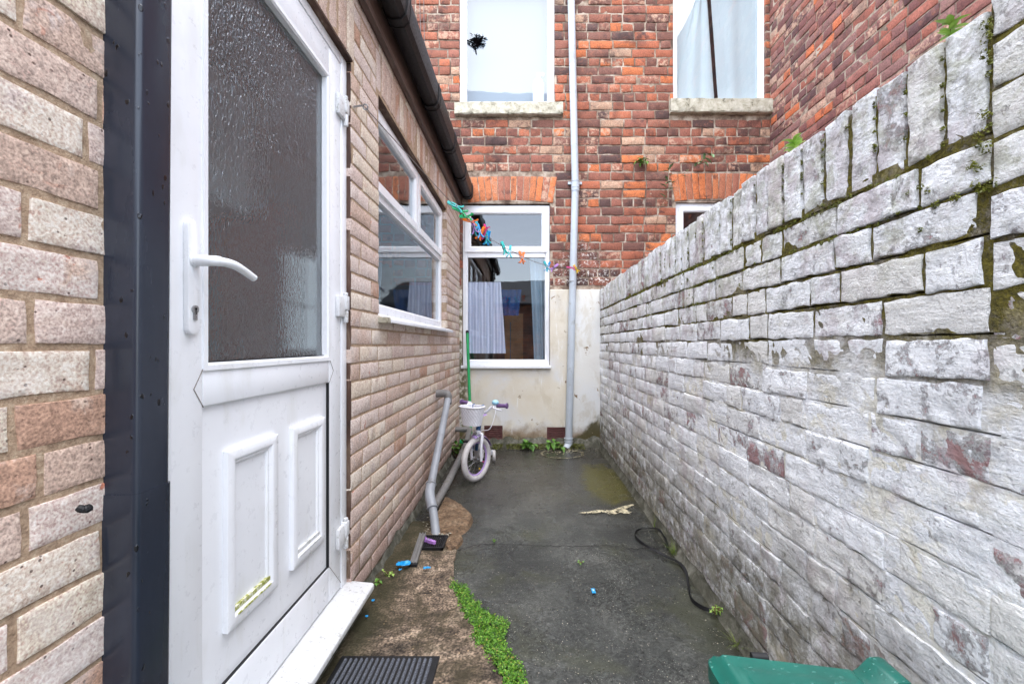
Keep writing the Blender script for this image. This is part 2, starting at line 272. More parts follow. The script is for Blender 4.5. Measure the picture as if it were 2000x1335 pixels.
    MT['pale_pipe'] = plain('pale_grey_downpipe', rgb(182, 190, 198), 0.4, 0.4, 0.07, 3, dirt=rgb(150, 152, 150))
    MT['terracotta'] = plain('air_brick_terracotta', rgb(112, 74, 72), 0.8, 0.3, 0.2, 20)
    MT['dark'] = plain('dark_void', rgb(24, 20, 22), 0.9, 0.1, 0.1)
    MT['slate'] = plain('dark_roof_tile', rgb(64, 64, 68), 0.7, 0.3, 0.2, 8)
    MT['room'] = plain('room_plaster', rgb(112, 104, 100), 0.9, 0.2, 0.08, 2)
    MT['room_dark'] = plain('dim_room_plaster', rgb(116, 122, 124), 0.9, 0.2, 0.12, 2)
    MT['wood'] = plain('varnished_wood', rgb(170, 128, 84), 0.5, 0.4, 0.18, 5)
    MT['tone_brown'] = plain('red_brown_tone_panel', rgb(150, 84, 58), 0.5, 0.4, 0.15, 5); MT['black'] = plain('black_rubber', rgb(26, 26, 28), 0.55, 0.35, 0.15, 30, space='obj')
    MT['wire'] = plain('thin_grey_wire', rgb(120, 112, 108), 0.5, 0.4)
    MT['chrome'] = plain('dull_steel', rgb(170, 170, 172), 0.3, 0.5, 0.1, 20, metal=0.9)
    # glass: clear panes that mirror the sky, and the ribbed door pane
    def glass(name, ior, tint, wav=0.04):
        m = bpy.data.materials.new(name); m.use_nodes = True; nt = m.node_tree; nt.nodes.clear()
        o = nt.nodes.new('ShaderNodeOutputMaterial'); mx = nt.nodes.new('ShaderNodeMixShader')
        fr = schlick(nt, ior)
        tr = nt.nodes.new('ShaderNodeBsdfTransparent'); tr.inputs['Color'].default_value = tint
        gl = nt.nodes.new('ShaderNodeBsdfGlossy'); gl.inputs['Roughness'].default_value = 0.015; gl.inputs['Color'].default_value = (0.96, 0.98, 1, 1)
        nz = nt.nodes.new('ShaderNodeTexNoise'); nz.inputs['Scale'].default_value = 2.5
        bp = nt.nodes.new('ShaderNodeBump'); bp.inputs['Strength'].default_value = wav; bp.inputs['Distance'].default_value = 0.02
        nt.links.new(nz.outputs['Fac'], bp.inputs['Height']); nt.links.new(bp.outputs[0], gl.inputs['Normal'])
        nt.links.new(fr, mx.inputs[0]); nt.links.new(tr.outputs[0], mx.inputs[1]); nt.links.new(gl.outputs[0], mx.inputs[2])
        nt.links.new(mx.outputs[0], o.inputs['Surface']); return m
    MT['glass'] = glass('window_glass', 0.12, (0.80, 0.85, 0.88, 1))
    m = bpy.data.materials.new('ribbed_obscure_glass'); m.use_nodes = True; nt = m.node_tree; nt.nodes.clear(); MT['obscure'] = m
    L = nt.links.new; nd = nt.nodes.new
    o = nd('ShaderNodeOutputMaterial'); mx = nd('ShaderNodeMixShader'); fr = schlick(nt, 0.12)
    rf = nd('ShaderNodeBsdfRefraction'); rf.inputs['IOR'].default_value = 1.035; rf.inputs['Roughness'].default_value = 0.06; rf.inputs['Color'].default_value = (0.80, 0.86, 0.88, 1)
    gl = nd('ShaderNodeBsdfGlossy'); gl.inputs['Roughness'].default_value = 0.12; gl.inputs['Color'].default_value = (0.9, 0.93, 0.96, 1)
    ge = nd('ShaderNodeNewGeometry'); mp = nd('ShaderNodeMapping'); mp.inputs['Scale'].default_value = (1, 1.0, 0.45); L(ge.outputs['Position'], mp.inputs['Vector'])
    nz = nd('ShaderNodeTexNoise'); nz.inputs['Scale'].default_value = 112; nz.inputs['Detail'].default_value = 1.5; nz.inputs['Distortion'].default_value = 1.2; L(mp.outputs[0], nz.inputs['Vector'])
    bp = nd('ShaderNodeBump'); bp.inputs['Strength'].default_value = 0.7; bp.inputs['Distance'].default_value = 0.0095; L(nz.outputs['Fac'], bp.inputs['Height'])
    for n in (rf, gl): L(bp.outputs[0], n.inputs['Normal'])
    L(fr, mx.inputs[0]); L(rf.outputs[0], mx.inputs[1]); L(gl.outputs[0], mx.inputs[2]); df = nd('ShaderNodeBsdfDiffuse'); df.inputs['Color'].default_value = (.40, .40, .40, 1); L(bp.outputs[0], df.inputs['Normal']); m2 = nd('ShaderNodeMixShader'); m2.inputs[0].default_value = 0.10
    L(mx.outputs[0], m2.inputs[1]); L(df.outputs[0], m2.inputs[2]); L(m2.outputs[0], o.inputs['Surface'])
    # cloth
    def cloth(name, col, tl=0.45):
        m = bpy.data.materials.new(name); m.use_nodes = True; nt = m.node_tree; b = nt.nodes['Principled BSDF']; o = nt.nodes['Material Output']
        b.inputs['Base Color'].default_value = col; b.inputs['Roughness'].default_value = 0.9
        t = nt.nodes.new('ShaderNodeBsdfTranslucent'); t.inputs['Color'].default_value = col; mx = nt.nodes.new('ShaderNodeMixShader'); mx.inputs[0].default_value = tl
        nz = nt.nodes.new('ShaderNodeTexNoise'); nz.inputs['Scale'].default_value = 14; bp = nt.nodes.new('ShaderNodeBump'); bp.inputs['Strength'].default_value = 0.25
        nt.links.new(nz.outputs['Fac'], bp.inputs['Height']); nt.links.new(bp.outputs[0], b.inputs['Normal'])
        nt.links.new(b.outputs[0], mx.inputs[1]); nt.links.new(t.outputs[0], mx.inputs[2]); nt.links.new(mx.outputs[0], o.inputs['Surface']); return m
    MT['sheet'] = cloth('white_sheet', rgb(240, 247, 247), 0.2); MT['blind'] = cloth('pale_backing', rgb(176, 186, 194)); MT['bluecurtain'] = cloth('pale_blue_curtain', rgb(190, 212, 226)); MT['bluecloth'] = cloth('blue_cloth', rgb(34, 74, 128), 0.2)
    M = Mat('striped_net', 0.9, 0.2); x = M.xyz()[0]
    w = M.node('ShaderNodeTexWave', wave_type='BANDS', bands_direction='X'); M.put(w.inputs['Vector'], M.pos); w.inputs['Scale'].default_value = 9.5; w.inputs['Distortion'].default_value = 1.5; w.inputs['Detail Scale'].default_value = 0.4
    MT['net'] = M.done(M.ramp(w.outputs['Fac'], [(0.2, rgb(196, 198, 218)), (0.88, rgb(202, 204, 222)), (0.98, rgb(238, 238, 248))]))
    # greenery
    def leaf(name, a, b, sc=30):
        M = Mat(name, 0.5, 0.35); c = M.ramp(M.noise(sc, 4), [(0.3, a), (0.7, b)]); M.b.inputs['Subsurface Weight'].default_value = 0.0
        return M.done(c)
    MT['leaf'] = leaf('weed_leaf', rgb(54, 92, 34), rgb(104, 148, 56)); MT['leaf_pale'] = leaf('pale_green_leaf', rgb(120, 158, 70), rgb(172, 198, 104))
    MT['leaf_grey'] = leaf('grey_green_leaf', rgb(76, 112, 78), rgb(128, 156, 108)); M = Mat('bright_moss', 0.55, 0.3); MT['moss'] = M.done(M.ramp(M.node('ShaderNodeNewGeometry').outputs['Random Per Island'], [(0.0, rgb(34, 56, 16)), (0.35, rgb(62, 104, 26)), (0.75, rgb(88, 134, 36)), (0.93, rgb(122, 156, 58)), (1.0, rgb(140, 122, 66))]))
    MT['olive_moss'] = leaf('olive_moss', rgb(70, 78, 18), rgb(122, 124, 40), 60); MT['grass'] = leaf('grass_blade', rgb(78, 110, 36), rgb(140, 150, 72), 25)
    MT['stem'] = plain('brown_stem', rgb(112, 86, 64), 0.8, 0.2)
    # plastics of the small things
    for k, c in dict(teal=(36, 170, 178), blue=(26, 146, 210), green=(40, 186, 116), orange=(232, 118, 32), pink=(222, 66, 140), lilac=(182, 132, 206), yellow=(232, 192, 48), turq=(70, 196, 190)).items():
        MT[k] = plain(k + '_plastic', rgb(*c), 0.35, 0.45, 0.08, 20, space='obj')
    MT['bike_white'] = plain('bike_white_paint', rgb(226, 226, 232), 0.3, 0.5, 0.05, 12, dirt=rgb(170, 164, 160)); MT['bike_blue'] = plain('bike_blue_paint', rgb(44, 88, 140), 0.25, 0.5, 0.1, 12)
    MT['bike_lilac'] = plain('bike_lilac', rgb(178, 150, 206), 0.35, 0.45, 0.08, 12); MT['bike_purple'] = plain('purple_rubber', rgb(104, 78, 122), 0.5, 0.4, 0.1, 12)
    MT['tyre'] = plain('pale_tyre_rubber', rgb(196, 192, 190), 0.7, 0.3, 0.10, 14, dirt=rgb(150, 138, 130)); MT['bell'] = plain('pale_blue_bell', rgb(160, 208, 222), 0.25, 0.5, 0.05, 12)
    MT['broom_green'] = plain('green_broom_tube', rgb(24, 150, 84), 0.35, 0.45, 0.1, 6)
    M = Mat('wet_green_plastic', 0.32, 0.5); n = M.noise(8, 6, 0.6, 0.3)
    c = M.ramp(n, [(0.3, rgb(12, 78, 68)), (0.7, rgb(18, 98, 85))])
    dv = M.voro(110, 'F1', M.scale(M.pos, (0.45, 1, 1))); dr = M.math('MULTIPLY', M.step(dv, 0.24, 0.15), M.step(M.noise(31, 3), 0.44, 0.52)); c = M.mix(M.math('MULTIPLY', dr, 0.22), c, rgb(120, 190, 178)); c = M.mix(M.math('MULTIPLY', M.step(M.noise(11, 5, 0.7, 0.6, M.scale(M.pos, (.4, 1, 1))), 0.56, 0.66), 0.35), c, rgb(40, 84, 74))
    MT['bin'] = M.done(c, M.mix(dr, 0.36, 0.06), M.bump(M.math('ADD', dr, M.math('MULTIPLY', M.noise(4, 3), 1.5)), 0.45, 0.004))
    M = Mat('ribbed_mat', 0.9, 0.2); g = M.noise(300, 3, 0.7); MT['mat'] = M.done(M.ramp(g, [(0.35, rgb(58, 60, 66)), (0.65, rgb(112, 116, 124))]), None, M.bump(g, 0.8, 0.004))
    M = Mat('cream_paint_spill', 0.6, 0.35); g = M.noise(40, 4, 0.65); M.put(M.b.inputs['Alpha'], M.step(M.noise(34, 4, 0.7), 0.43, 0.47)); MT['spill'] = M.done(M.ramp(g, [(0.35, rgb(120, 112, 92)), (0.55, rgb(206, 196, 164))]), None, M.bump(g, 0.5, 0.003))
M_foot_hi = 0.26
# ---------------------------------------------------------------- building blocks
class MB:
    def __init__(s): s.v = []; s.f = []; s.mi = []; s.att = None; s.cur = 0
    def add(s, vs, fs, mi=None):
        b = len(s.v); s.v += [tuple(v) for v in vs]; s.f += [tuple(i + b for i in f) for f in fs]
        s.mi += [s.cur if mi is None else mi] * len(fs); return s
    def box(s, x0, x1, y0, y1, z0, z1, mi=None, M=None):
        vs = [Vector((x, y, z)) for x in (x0, x1) for y in (y0, y1) for z in (z0, z1)]
        if M is not None: vs = [M @ v for v in vs]
        return s.add(vs, [(0, 1, 3, 2), (4, 6, 7, 5), (0, 4, 5, 1), (2, 3, 7, 6), (0, 2, 6, 4), (1, 5, 7, 3)], mi)
    def tube(s, pts, r, seg=10, caps=True, mi=None, sq=None):
        pts = [Vector(p) for p in pts]; n = len(pts); rs = r if isinstance(r, (list, tuple)) else [r] * n
        T = []
        for i in range(n):
            t = (pts[min(i + 1, n - 1)] - pts[max(i - 1, 0)]); T.append(t.normalized() if t.length > 1e-9 else Vector((0, 0, 1)))
        up = Vector((0, 0, 1)) if abs(T[0].z) < 0.9 else Vector((1, 0, 0))
        N = (up - T[0] * up.dot(T[0])).normalized(); vs = []
        for i in range(n):
            N = (N - T[i] * N.dot(T[i])).normalized(); B = T[i].cross(N)
            for k in range(seg):
                a = 2 * math.pi * k / seg
                vs.append(pts[i] + (N * math.cos(a) + B * math.sin(a) * (sq or 1)) * rs[i])
        fs = [(i * seg + k, i * seg + (k + 1) % seg, (i + 1) * seg + (k + 1) % seg, (i + 1) * seg + k) for i in range(n - 1) for k in range(seg)]
        if caps: fs += [tuple(range(seg))[::-1], tuple((n - 1) * seg + k for k in range(seg))]
        return s.add(vs, fs, mi)
    def torus(s, c, ax, R0, r, seg=40, ms=10, mi=None):
        ax = Vector(ax).normalized(); u = ax.orthogonal().normalized(); w = ax.cross(u); c = Vector(c); vs = []
        for i in range(seg):
            a = 2 * math.pi * i / seg; d = u * math.cos(a) + w * math.sin(a)
            for k in range(ms):
                b = 2 * math.pi * k / ms; vs.append(c + d * (R0 + r * math.cos(b)) + ax * r * math.sin(b))
        fs = [(i * ms + k, ((i + 1) % seg) * ms + k, ((i + 1) % seg) * ms + (k + 1) % ms, i * ms + (k + 1) % ms) for i in range(seg) for k in range(ms)]
        return s.add(vs, fs, mi)
    def prism(s, poly, axis, a, b, mi=None):      # polygon of 2-D points extruded along x, y or z
        n = len(poly)
        def P(p, t): return {'x': (t, p[0], p[1]), 'y': (p[0], t, p[1]), 'z': (p[0], p[1], t)}[axis]
        vs = [P(p, a) for p in poly] + [P(p, b) for p in poly]
        return s.add(vs, [tuple(range(n))[::-1], tuple(range(n, 2 * n))] + [(i, (i + 1) % n, n + (i + 1) % n, n + i) for i in range(n)], mi)
    def grid(s, fn, nu, nv, mi=None, closed=False):
        vs = [fn(i / nu, j / nv) for i in range(nu + 1) for j in range(nv + 1)]
        return s.add(vs, [(i * (nv + 1) + j, (i + 1) * (nv + 1) + j, (i + 1) * (nv + 1) + j + 1, i * (nv + 1) + j + 1) for i in range(nu) for j in range(nv)], mi)
    def build(s, name, mats, parent=None, smooth=False, bevel=0.0, seg=2, recalc=True, autos=True):
        me = bpy.data.meshes.new(name)
        base = parent_base(parent)
        me.from_pydata([(v[0] - base[0], v[1] - base[1], v[2] - base[2]) for v in s.v], [], s.f)
        for m in (mats if isinstance(mats, (list, tuple)) else [mats]): me.materials.append(m)
        me.polygons.foreach_set('material_index', s.mi)
        if recalc or bevel:
            bm = bmesh.new(); bm.from_mesh(me)
            bmesh.ops.recalc_face_normals(bm, faces=bm.faces)
            if bevel:
                es = [e for e in bm.edges if len(e.link_faces) == 2 and e.calc_face_angle(0) > 0.5]
                bmesh.ops.bevel(bm, geom=es, offset=bevel, segments=seg, profile=0.5, affect='EDGES', clamp_overlap=True)
            bm.to_mesh(me); bm.free()
        if s.att is not None:
            ca = me.color_attributes.new('brick', 'FLOAT_COLOR', 'POINT'); flat = []
            for c in s.att: flat += [c[0], c[1], c[2], 1.0]
            ca.data.foreach_set('color', flat)
        if smooth or bevel:
            me.polygons.foreach_set('use_smooth', [True] * len(me.polygons))
            if autos:
                try: me.set_sharp_from_angle(angle=R(34))
                except Exception: pass
        me.update()
        o = bpy.data.objects.new(name, me); COL.objects.link(o)
        if parent is not None: o.parent = parent
        return o
def parent_base(p):
    b = Vector((0, 0, 0))
    while p is not None: b += p.location; p = p.parent
    return b
def thing(name, label, cat, loc=(0, 0, 0), group=None, rot=None):
    o = bpy.data.objects.new(name, None); COL.objects.link(o); o.location = loc; o.empty_display_size = 0.05
    if rot: o.rotation_euler = rot
    return tag(o, label, cat, group)
def tag(o, label=None, cat=None, group=None, kind=None):
    if label: o['label'] = label
    if cat: o['category'] = cat
    if group: o['group'] = group
    if kind: o['kind'] = kind
    return o

# ---------------------------------------------------------------- brickwork
class Wall:
    """bricks modelled one by one in (u, v, n) coordinates of a wall, with the mortar behind them"""
    def __init__(s, O, U, N, seed=1): s.O = Vector(O); s.U = Vector(U); s.N = Vector(N); s.V = []; s.F = []; s.A = []; s.MI = []; s.rng = random.Random(seed)
    def P(s, u, v, n): return s.O + s.U * u + Vector((0, 0, v)) + s.N * n
    def brick(s, q, n0, depth=0.05, cell=0.02, rr=0.008, amp=0.002, jit=0.0015, fr=22.0, att=None, skirt=None, mi=0, pits=0.0):
        (a, b, c, d) = q                                     # corners: (u0,v0) (u1,v0) (u1,v1) (u0,v1)
        Lu = max(1e-3, math.hypot(b[0] - a[0], b[1] - a[1])); Lv = max(1e-3, math.hypot(d[0] - a[0], d[1] - a[1]))
        def params(L):
            r = min(rr, L * 0.3); m = max(1, int((L - 2 * r) / cell))
            return [0, 0.3 * r / L, r / L] + [(r + (L - 2 * r) * k / m) / L for k in range(1, m)] + [1 - r / L, 1 - 0.3 * r / L, 1]
        pu, pv = params(Lu), params(Lv); nu, nv = len(pu), len(pv); base = len(s.V)
        att = att or (s.rng.random(), s.rng.random(), s.rng.random()); tx = s.rng.uniform(-1, 1) * amp * 1.2; ty = s.rng.uniform(-1, 1) * amp * 1.2
        off = Vector((s.rng.random() * 50, s.rng.random() * 50, 0))
        for su in pu:
            for sv in pv:
                u = (a[0] * (1 - su) + b[0] * su) * (1 - sv) + (d[0] * (1 - su) + c[0] * su) * sv
                v = (a[1] * (1 - su) + b[1] * su) * (1 - sv) + (d[1] * (1 - su) + c[1] * su) * sv
                e = min(min(su, 1 - su) * Lu, min(sv, 1 - sv) * Lv); k = clamp(e / rr)
                n = n0 - rr * (1 - math.sqrt(max(0, 1 - (1 - k) ** 2))) + tx * (su - .5) + ty * (sv - .5)
                w = Vector((u * fr, v * fr, n0)) + off; nz = noise.noise(w); n += amp * nz + amp * 0.5 * noise.noise(w * 2.7)
                if pits: n -= pits * smooth((noise.noise(w * 0.62 + Vector((9, 3, 1))) - 0.18) / 0.25)
                if k < 1:
                    w2 = w * 0.9 + Vector((7, 0, 3)); cu = (su - .5); cv = (sv - .5)
                    u += jit * noise.noise(w2) * (1 - k); v += jit * noise.noise(w2 + Vector((0, 11, 5))) * (1 - k)
                s.V.append(s.P(u, v, n)); s.A.append(att)
        for i in range(nu - 1):
            for j in range(nv - 1):
                s.F.append((base + i * nv + j, base + (i + 1) * nv + j, base + (i + 1) * nv + j + 1, base + i * nv + j + 1)); s.MI.append(mi)
        loop = [i * nv for i in range(nu)] + [(nu - 1) * nv + j for j in range(1, nv)] + [i * nv + nv - 1 for i in range(nu - 2, -1, -1)] + [j for j in range(nv - 2, 0, -1)]
        b2 = len(s.V)
        for i in loop:
            p = s.V[base + i]; h = (p - s.O).dot(s.N); s.V.append(p - s.N * (h - n0 + (skirt or depth))); s.A.append(att)
        m = len(loop)
        for k in range(m):
            k2 = (k + 1) % m; s.F.append((base + loop[k], b2 + k, b2 + k2, base + loop[k2])); s.MI.append(mi)
    def courses(s, u0, u1, v0, v1, ch, Ls, joint, holes=(), header_every=0, half_p=0.12, n0=0.0, dn=0.002, dv=0.0, skirt=0.11, lod=None, start=None, **kw):
        nrow = int(round((v1 - v0) / ch)); ch = (v1 - v0) / nrow
        for r in range(nrow):
            va, vb = v0 + r * ch + joint / 2, v0 + (r + 1) * ch - joint / 2
            allh = header_every and r % header_every == header_every - 1
            u = u0 - (Ls * (0.5 if r % 2 else 0.0)) + s.rng.uniform(-0.02, 0.02)
            while u < u1:
                L = Ls / 2 if (allh or s.rng.random() < half_p) else Ls
                L *= s.rng.uniform(0.965, 1.035)
                a, b = u + joint / 2, u + L - joint / 2; u += L
                segs = [(max(a, u0), min(b, u1))]
                for (h0, h1, g0, g1) in holes:
                    if vb > g0 + 0.02 and va < g1 - 0.02:
                        segs = [t for (p, q) in segs for t in ((p, min(q, h0)), (max(p, h1), q))]
                for (p, q) in segs:
                    if q - p < 0.025: continue
                    w = lambda: s.rng.uniform(-dv, dv)
                    k2 = dict(kw)
                    if lod: k2.update(lod((p + q) / 2, (va + vb) / 2))
                    s.brick([(p, va + w()), (q, va + w()), (q, vb + w()), (p, vb + w())], n0 + s.rng.uniform(-dn, dn), skirt=skirt if any(abs(p - h[0]) < .3 or abs(q - h[1]) < .3 or abs(p - h[1]) < .3 or abs(q - h[0]) < .3 for h in holes) else 0.045, **k2)
    def mortar(s, u0, u1, v0, v1, n0, step=0.03, amp=0.002, fr=40.0, holes=(), mi=1, extra_u=(), reveal=0.0, vcuts=()):
        def cuts(a, b, ex):
            m = max(1, int((b - a) / step)); L = sorted(set([a + (b - a) * k / m for k in range(m + 1)] + [e for e in ex if a < e < b]))
            out = [L[0]]
            for x in L[1:]:
                if x - out[-1] > 1e-5: out.append(x)
            return out
        us = cuts(u0, u1, [h[0] for h in holes] + [h[1] for h in holes]); vs = cuts(v0, v1, [h[2] for h in holes] + [h[3] for h in holes] + list(vcuts))
        base = len(s.V); nv = len(vs)
        for u in us:
            for v in vs:
                w = Vector((u * fr, v * fr, 5.5)); s.V.append(s.P(u, v, (n0(u, v) if callable(n0) else n0) + amp * noise.noise(w) + amp * .6 * noise.noise(w * .21))); s.A.append((s.rng.random(), .5, .5))
        for i in range(len(us) - 1):
            for j in range(nv - 1):
                cu, cv = (us[i] + us[i + 1]) / 2, (vs[j] + vs[j + 1]) / 2
                if any(h[0] < cu < h[1] and h[2] < cv < h[3] for h in holes): continue
                s.F.append((base + i * nv + j, base + (i + 1) * nv + j, base + (i + 1) * nv + j + 1, base + i * nv + j + 1)); s.MI.append(mi)
        if reveal:
            for (h0, h1, g0, g1) in holes:
                e = 0.003
                for (p, q) in (((h0 - e, g0), (h0 - e, g1)), ((h1 + e, g0), (h1 + e, g1)), ((h0, g1 + e), (h1, g1 + e)), ((h0, g0 - e), (h1, g0 - e))):
                    n0 = n0 if not callable(n0) else 0.0; b = len(s.V); s.V += [s.P(p[0], p[1], n0), s.P(q[0], q[1], n0), s.P(q[0], q[1], -reveal), s.P(p[0], p[1], -reveal)]; s.A += [(.5, .5, .5)] * 4
                    s.F.append((b, b + 1, b + 2, b + 3)); s.MI.append(mi)
    def build(s, name, mats, parent=None):
        m = MB(); m.v = [tuple(p) for p in s.V]; m.f = s.F; m.mi = s.MI; m.att = s.A
        return m.build(name, mats, parent, smooth=True, recalc=False, autos=True)

def frame_rect(m, P, a0, a1, b0, b1, w, n0, n1, mi=None, wb=None, wt=None):
    """four mitred bars round a rectangle; P(a, b, n) -> point; w bar width, n0 back, n1 front"""
    wb = w if wb is None else wb; wt = w if wt is None else wt
    ou = [(a0, b0), (a1, b0), (a1, b1), (a0, b1)]; inn = [(a0 + w, b0 + wb), (a1 - w, b0 + wb), (a1 - w, b1 - wt), (a0 + w, b1 - wt)]; ch = min(0.012, w * 0.3)
    mid = [(a0 + w - ch, b0 + wb - ch), (a1 - w + ch, b0 + wb - ch), (a1 - w + ch, b1 - wt + ch), (a0 + w - ch, b1 - wt + ch)]
    for k in range(4):
        j = (k + 1) % 4
        vs = [P(*ou[k], n0), P(*ou[j], n0), P(*ou[j], n1), P(*ou[k], n1), P(*mid[k], n1), P(*mid[j], n1), P(*inn[k], n1 - ch), P(*inn[j], n1 - ch), P(*inn[k], n0), P(*inn[j], n0)]
        m.add(vs, [(0, 1, 2, 3), (3, 2, 5, 4), (4, 5, 7, 6), (6, 7, 9, 8), (8, 9, 1, 0)], mi)
    return m
def bar(m, P, a0, a1, b0, b1, n0, n1, mi=None):
    c = [P(a, b, n) for a in (a0, a1) for b in (b0, b1) for n in (n0, n1)]
    return m.add(c, [(0, 1, 3, 2), (4, 6, 7, 5), (0, 4, 5, 1), (2, 3, 7, 6), (0, 2, 6, 4), (1, 5, 7, 3)], mi)
def pane(P, a0, a1, b0, b1, n): return MB().add([P(a0, b0, n), P(a1, b0, n), P(a1, b1, n), P(a0, b1, n)], [(0, 1, 2, 3)])
def polyline(pts, n):
    """smooth curve (Catmull-Rom) through points"""
    pts = [Vector(p) for p in pts]; out = []
    for i in range(len(pts) - 1):
        p0, p1, p2, p3 = pts[max(0, i - 1)], pts[i], pts[i + 1], pts[min(len(pts) - 1, i + 2)]
        for k in range(n):
            t = k / n; out.append(0.5 * ((2 * p1) + (p2 - p0) * t + (2 * p0 - 5 * p1 + 4 * p2 - p3) * t * t + (3 * p1 - p0 - 3 * p2 + p3) * t ** 3))
    return out + [pts[-1]]
# ================================================================ the buildings
def PLX(y, z, n): return Vector((XL + n, y, z))                 # left wall: n is out of the wall
def PBK(x, z, n): return Vector((x, YB - n, z))                 # back wall
def build_extension():
    T = thing('brick_extension', 'pale buff brick single storey extension with black gutter, white half glazed door and wide window', 'building', (XL, 2.2, 0))
    door = (0.845, 1.740, -0.1, 2.255); win = (2.066, 3.830, 1.235, 2.315)
    W = Wall((XL, 0, 0), (0, 1, 0), (1, 0, 0), 3)
    def lod(u, v):
        if u < 1.0: return dict(cell=0.010, amp=0.0011, pits=0.0015)
        return dict(cell=0.03 if u < 2.5 else 0.05, amp=0.0008)
    head = [(0.86, 1.775, 2.265, 2.53), (2.03, 3.87, 2.325, 2.53)]       # soldier courses over the openings
    W.courses(-0.30, 4.60, 0.045, 2.745, 0.0750, 0.226, 0.011, holes=[door, win] + head, half_p=0.06, dn=0.0010, dv=0.0012, rr=0.0020, jit=0.0028, lod=lod)
    for (a, b, c, d) in head:
        n = int(round((b - a) / 0.0765)); st = (b - a) / n
        for k in range(n):
            u = a + k * st; W.brick([(u + .004, c + .006), (u + st - .004, c + .006), (u + st - .004, d - .006), (u + .004, d - .006)], W.rng.uniform(-.003, .003), skirt=0.10, cell=0.03, rr=0.006, amp=0.0015, jit=0.002, att=(0.5 + W.rng.random() * 0.5, W.rng.random(), .5))
    W.mortar(-0.30, 4.60, -0.05, 2.745, -0.0026, 0.03, 0.0012, holes=[door, win], reveal=0.10)
    W.build('wall', [MT['buff'], MT['buff_mortar']], T)
    # foot of the wall: rough concrete fillet
    m = MB()
    m.grid(lambda s, t: Vector((XL + 0.002 + (1 - t) * (0.020 + 0.016 * noise.noise(Vector((s * 40, 1, 2)))) + 0.004 * noise.noise(Vector((s * 120, t * 9, 0))), 1.76 + s * 2.83, -0.01 + t * (0.062 + 0.035 * noise.noise(Vector((s * 22, 5, 0)))))), 150, 6)
    m.build('footing', MT['footing'], T, smooth=True, recalc=False)
    # solid body behind the brick skin, room behind the openings, roof
    m = MB()
    for (y0, y1, z0, z1) in ((-0.3, 0.80, -.05, 2.745), (1.81, 2.02, -.05, 2.745), (3.88, 4.6, -.05, 2.745), (0.80, 1.81, 2.30, 2.745), (2.02, 3.88, 2.36, 2.745), (2.02, 3.88, -.05, 1.19)):
        m.box(XL - 0.155, XL - 0.105, y0, y1, z0, z1)
    m.build('inner_wall', MT['room'], T)
    m = MB(); x0 = -1.92
    m.add([(x0, -.3, .1), (XL - .15, -.3, .1), (XL - .15, 4.6, .1), (x0, 4.6, .1), (x0, -.3, 2.5), (XL - .15, -.3, 2.5), (XL - .15, 4.6, 2.5), (x0, 4.6, 2.5)],
          [(0, 1, 2, 3), (7, 6, 5, 4), (3, 2, 6, 7), (0, 4, 5, 1)])
    for (y0, y1, z0, z1) in ((-.3, 3.19, .1, 2.5), (3.80, 4.6, .1, 2.5), (3.19, 3.80, .1, 1.02), (3.19, 3.80, 1.84, 2.5)):
        m.add([(x0, y0, z0), (x0, y1, z0), (x0, y1, z1), (x0, y0, z1)], [(0, 1, 2, 3)])
    m.build('room', MT['room_dark'], T, recalc=False)
    m = MB(); PF = lambda y, z, n: Vector((x0 - n, y, z)); frame_rect(m, PF, 3.19, 3.80, 1.02, 1.84, .04, .0, .05); bar(m, PF, 3.23, 3.76, 1.405, 1.425, .0, .05); m.build('added_far_window', MT['upvc'], T)  # window added to let in sky as the bright patch in the door glass
    m = MB(); m.prism([(XL + 0.09, 2.785), (XL + 0.09, 2.805), (-3.5, 3.62), (-3.5, 3.56)], 'y', -0.5, 4.6); m.build('roof', MT['slate'], T)
    m = MB(); m.box(XL, XL + 0.028, -0.3, 4.597, 2.560, 2.800); m.box(XL + 0.028, XL + 0.036, -0.3, 4.597, 2.556, 2.590); m.build('fascia', MT['fascia'], T, bevel=0.004)
    # gutter: open squared channel on brackets
    prof = [(0.036, 2.79), (0.036, 2.705), (0.050, 2.668), (0.078, 2.655), (0.118, 2.658), (0.140, 2.680), (0.146, 2.725), (0.146, 2.790), (0.139, 2.793), (0.139, 2.726), (0.130, 2.688), (0.112, 2.666), (0.08, 2.664), (0.058, 2.676), (0.044, 2.708), (0.044, 2.79)]
    def chan(y0, y1, sc=0.0):
        mm = MB(); c = (0.09, 2.73); pp = [(XL + c[0] + (p[0] - c[0]) * (1 + sc), c[1] + (p[1] - c[1]) * (1 + sc)) for p in prof]; mm.prism(pp, 'y', y0, y1); return mm
    G = chan(-0.3, 4.575).build('gutter', MT['black_plastic'], T, smooth=True)
    for y in (0.75, 1.36, 2.06, 2.80, 3.44, 4.02, 4.52):
        mm = chan(y - 0.028, y + 0.028, 0.09); mm.v += chan(y - .034, y - .026, .13).v; n = len(prof)
        mm = chan(y - 0.026, y + 0.026, 0.07); q = chan(y - .030, y - .022, .12); mm.add(q.v, q.f); q = chan(y + .022, y + .030, .12); mm.add(q.v, q.f)
        mm.build('gutter_bracket', MT['black_plastic'], G, smooth=True)
    m = MB(); m.prism([(XL + .036, 2.79), (XL + .036, 2.705), (XL + .05, 2.668), (XL + .078, 2.655), (XL + .118, 2.658), (XL + .14, 2.68), (XL + .146, 2.725), (XL + .146, 2.79)], 'y', 4.575, 4.582); m.build('gutter_end', MT['black_plastic'], G)
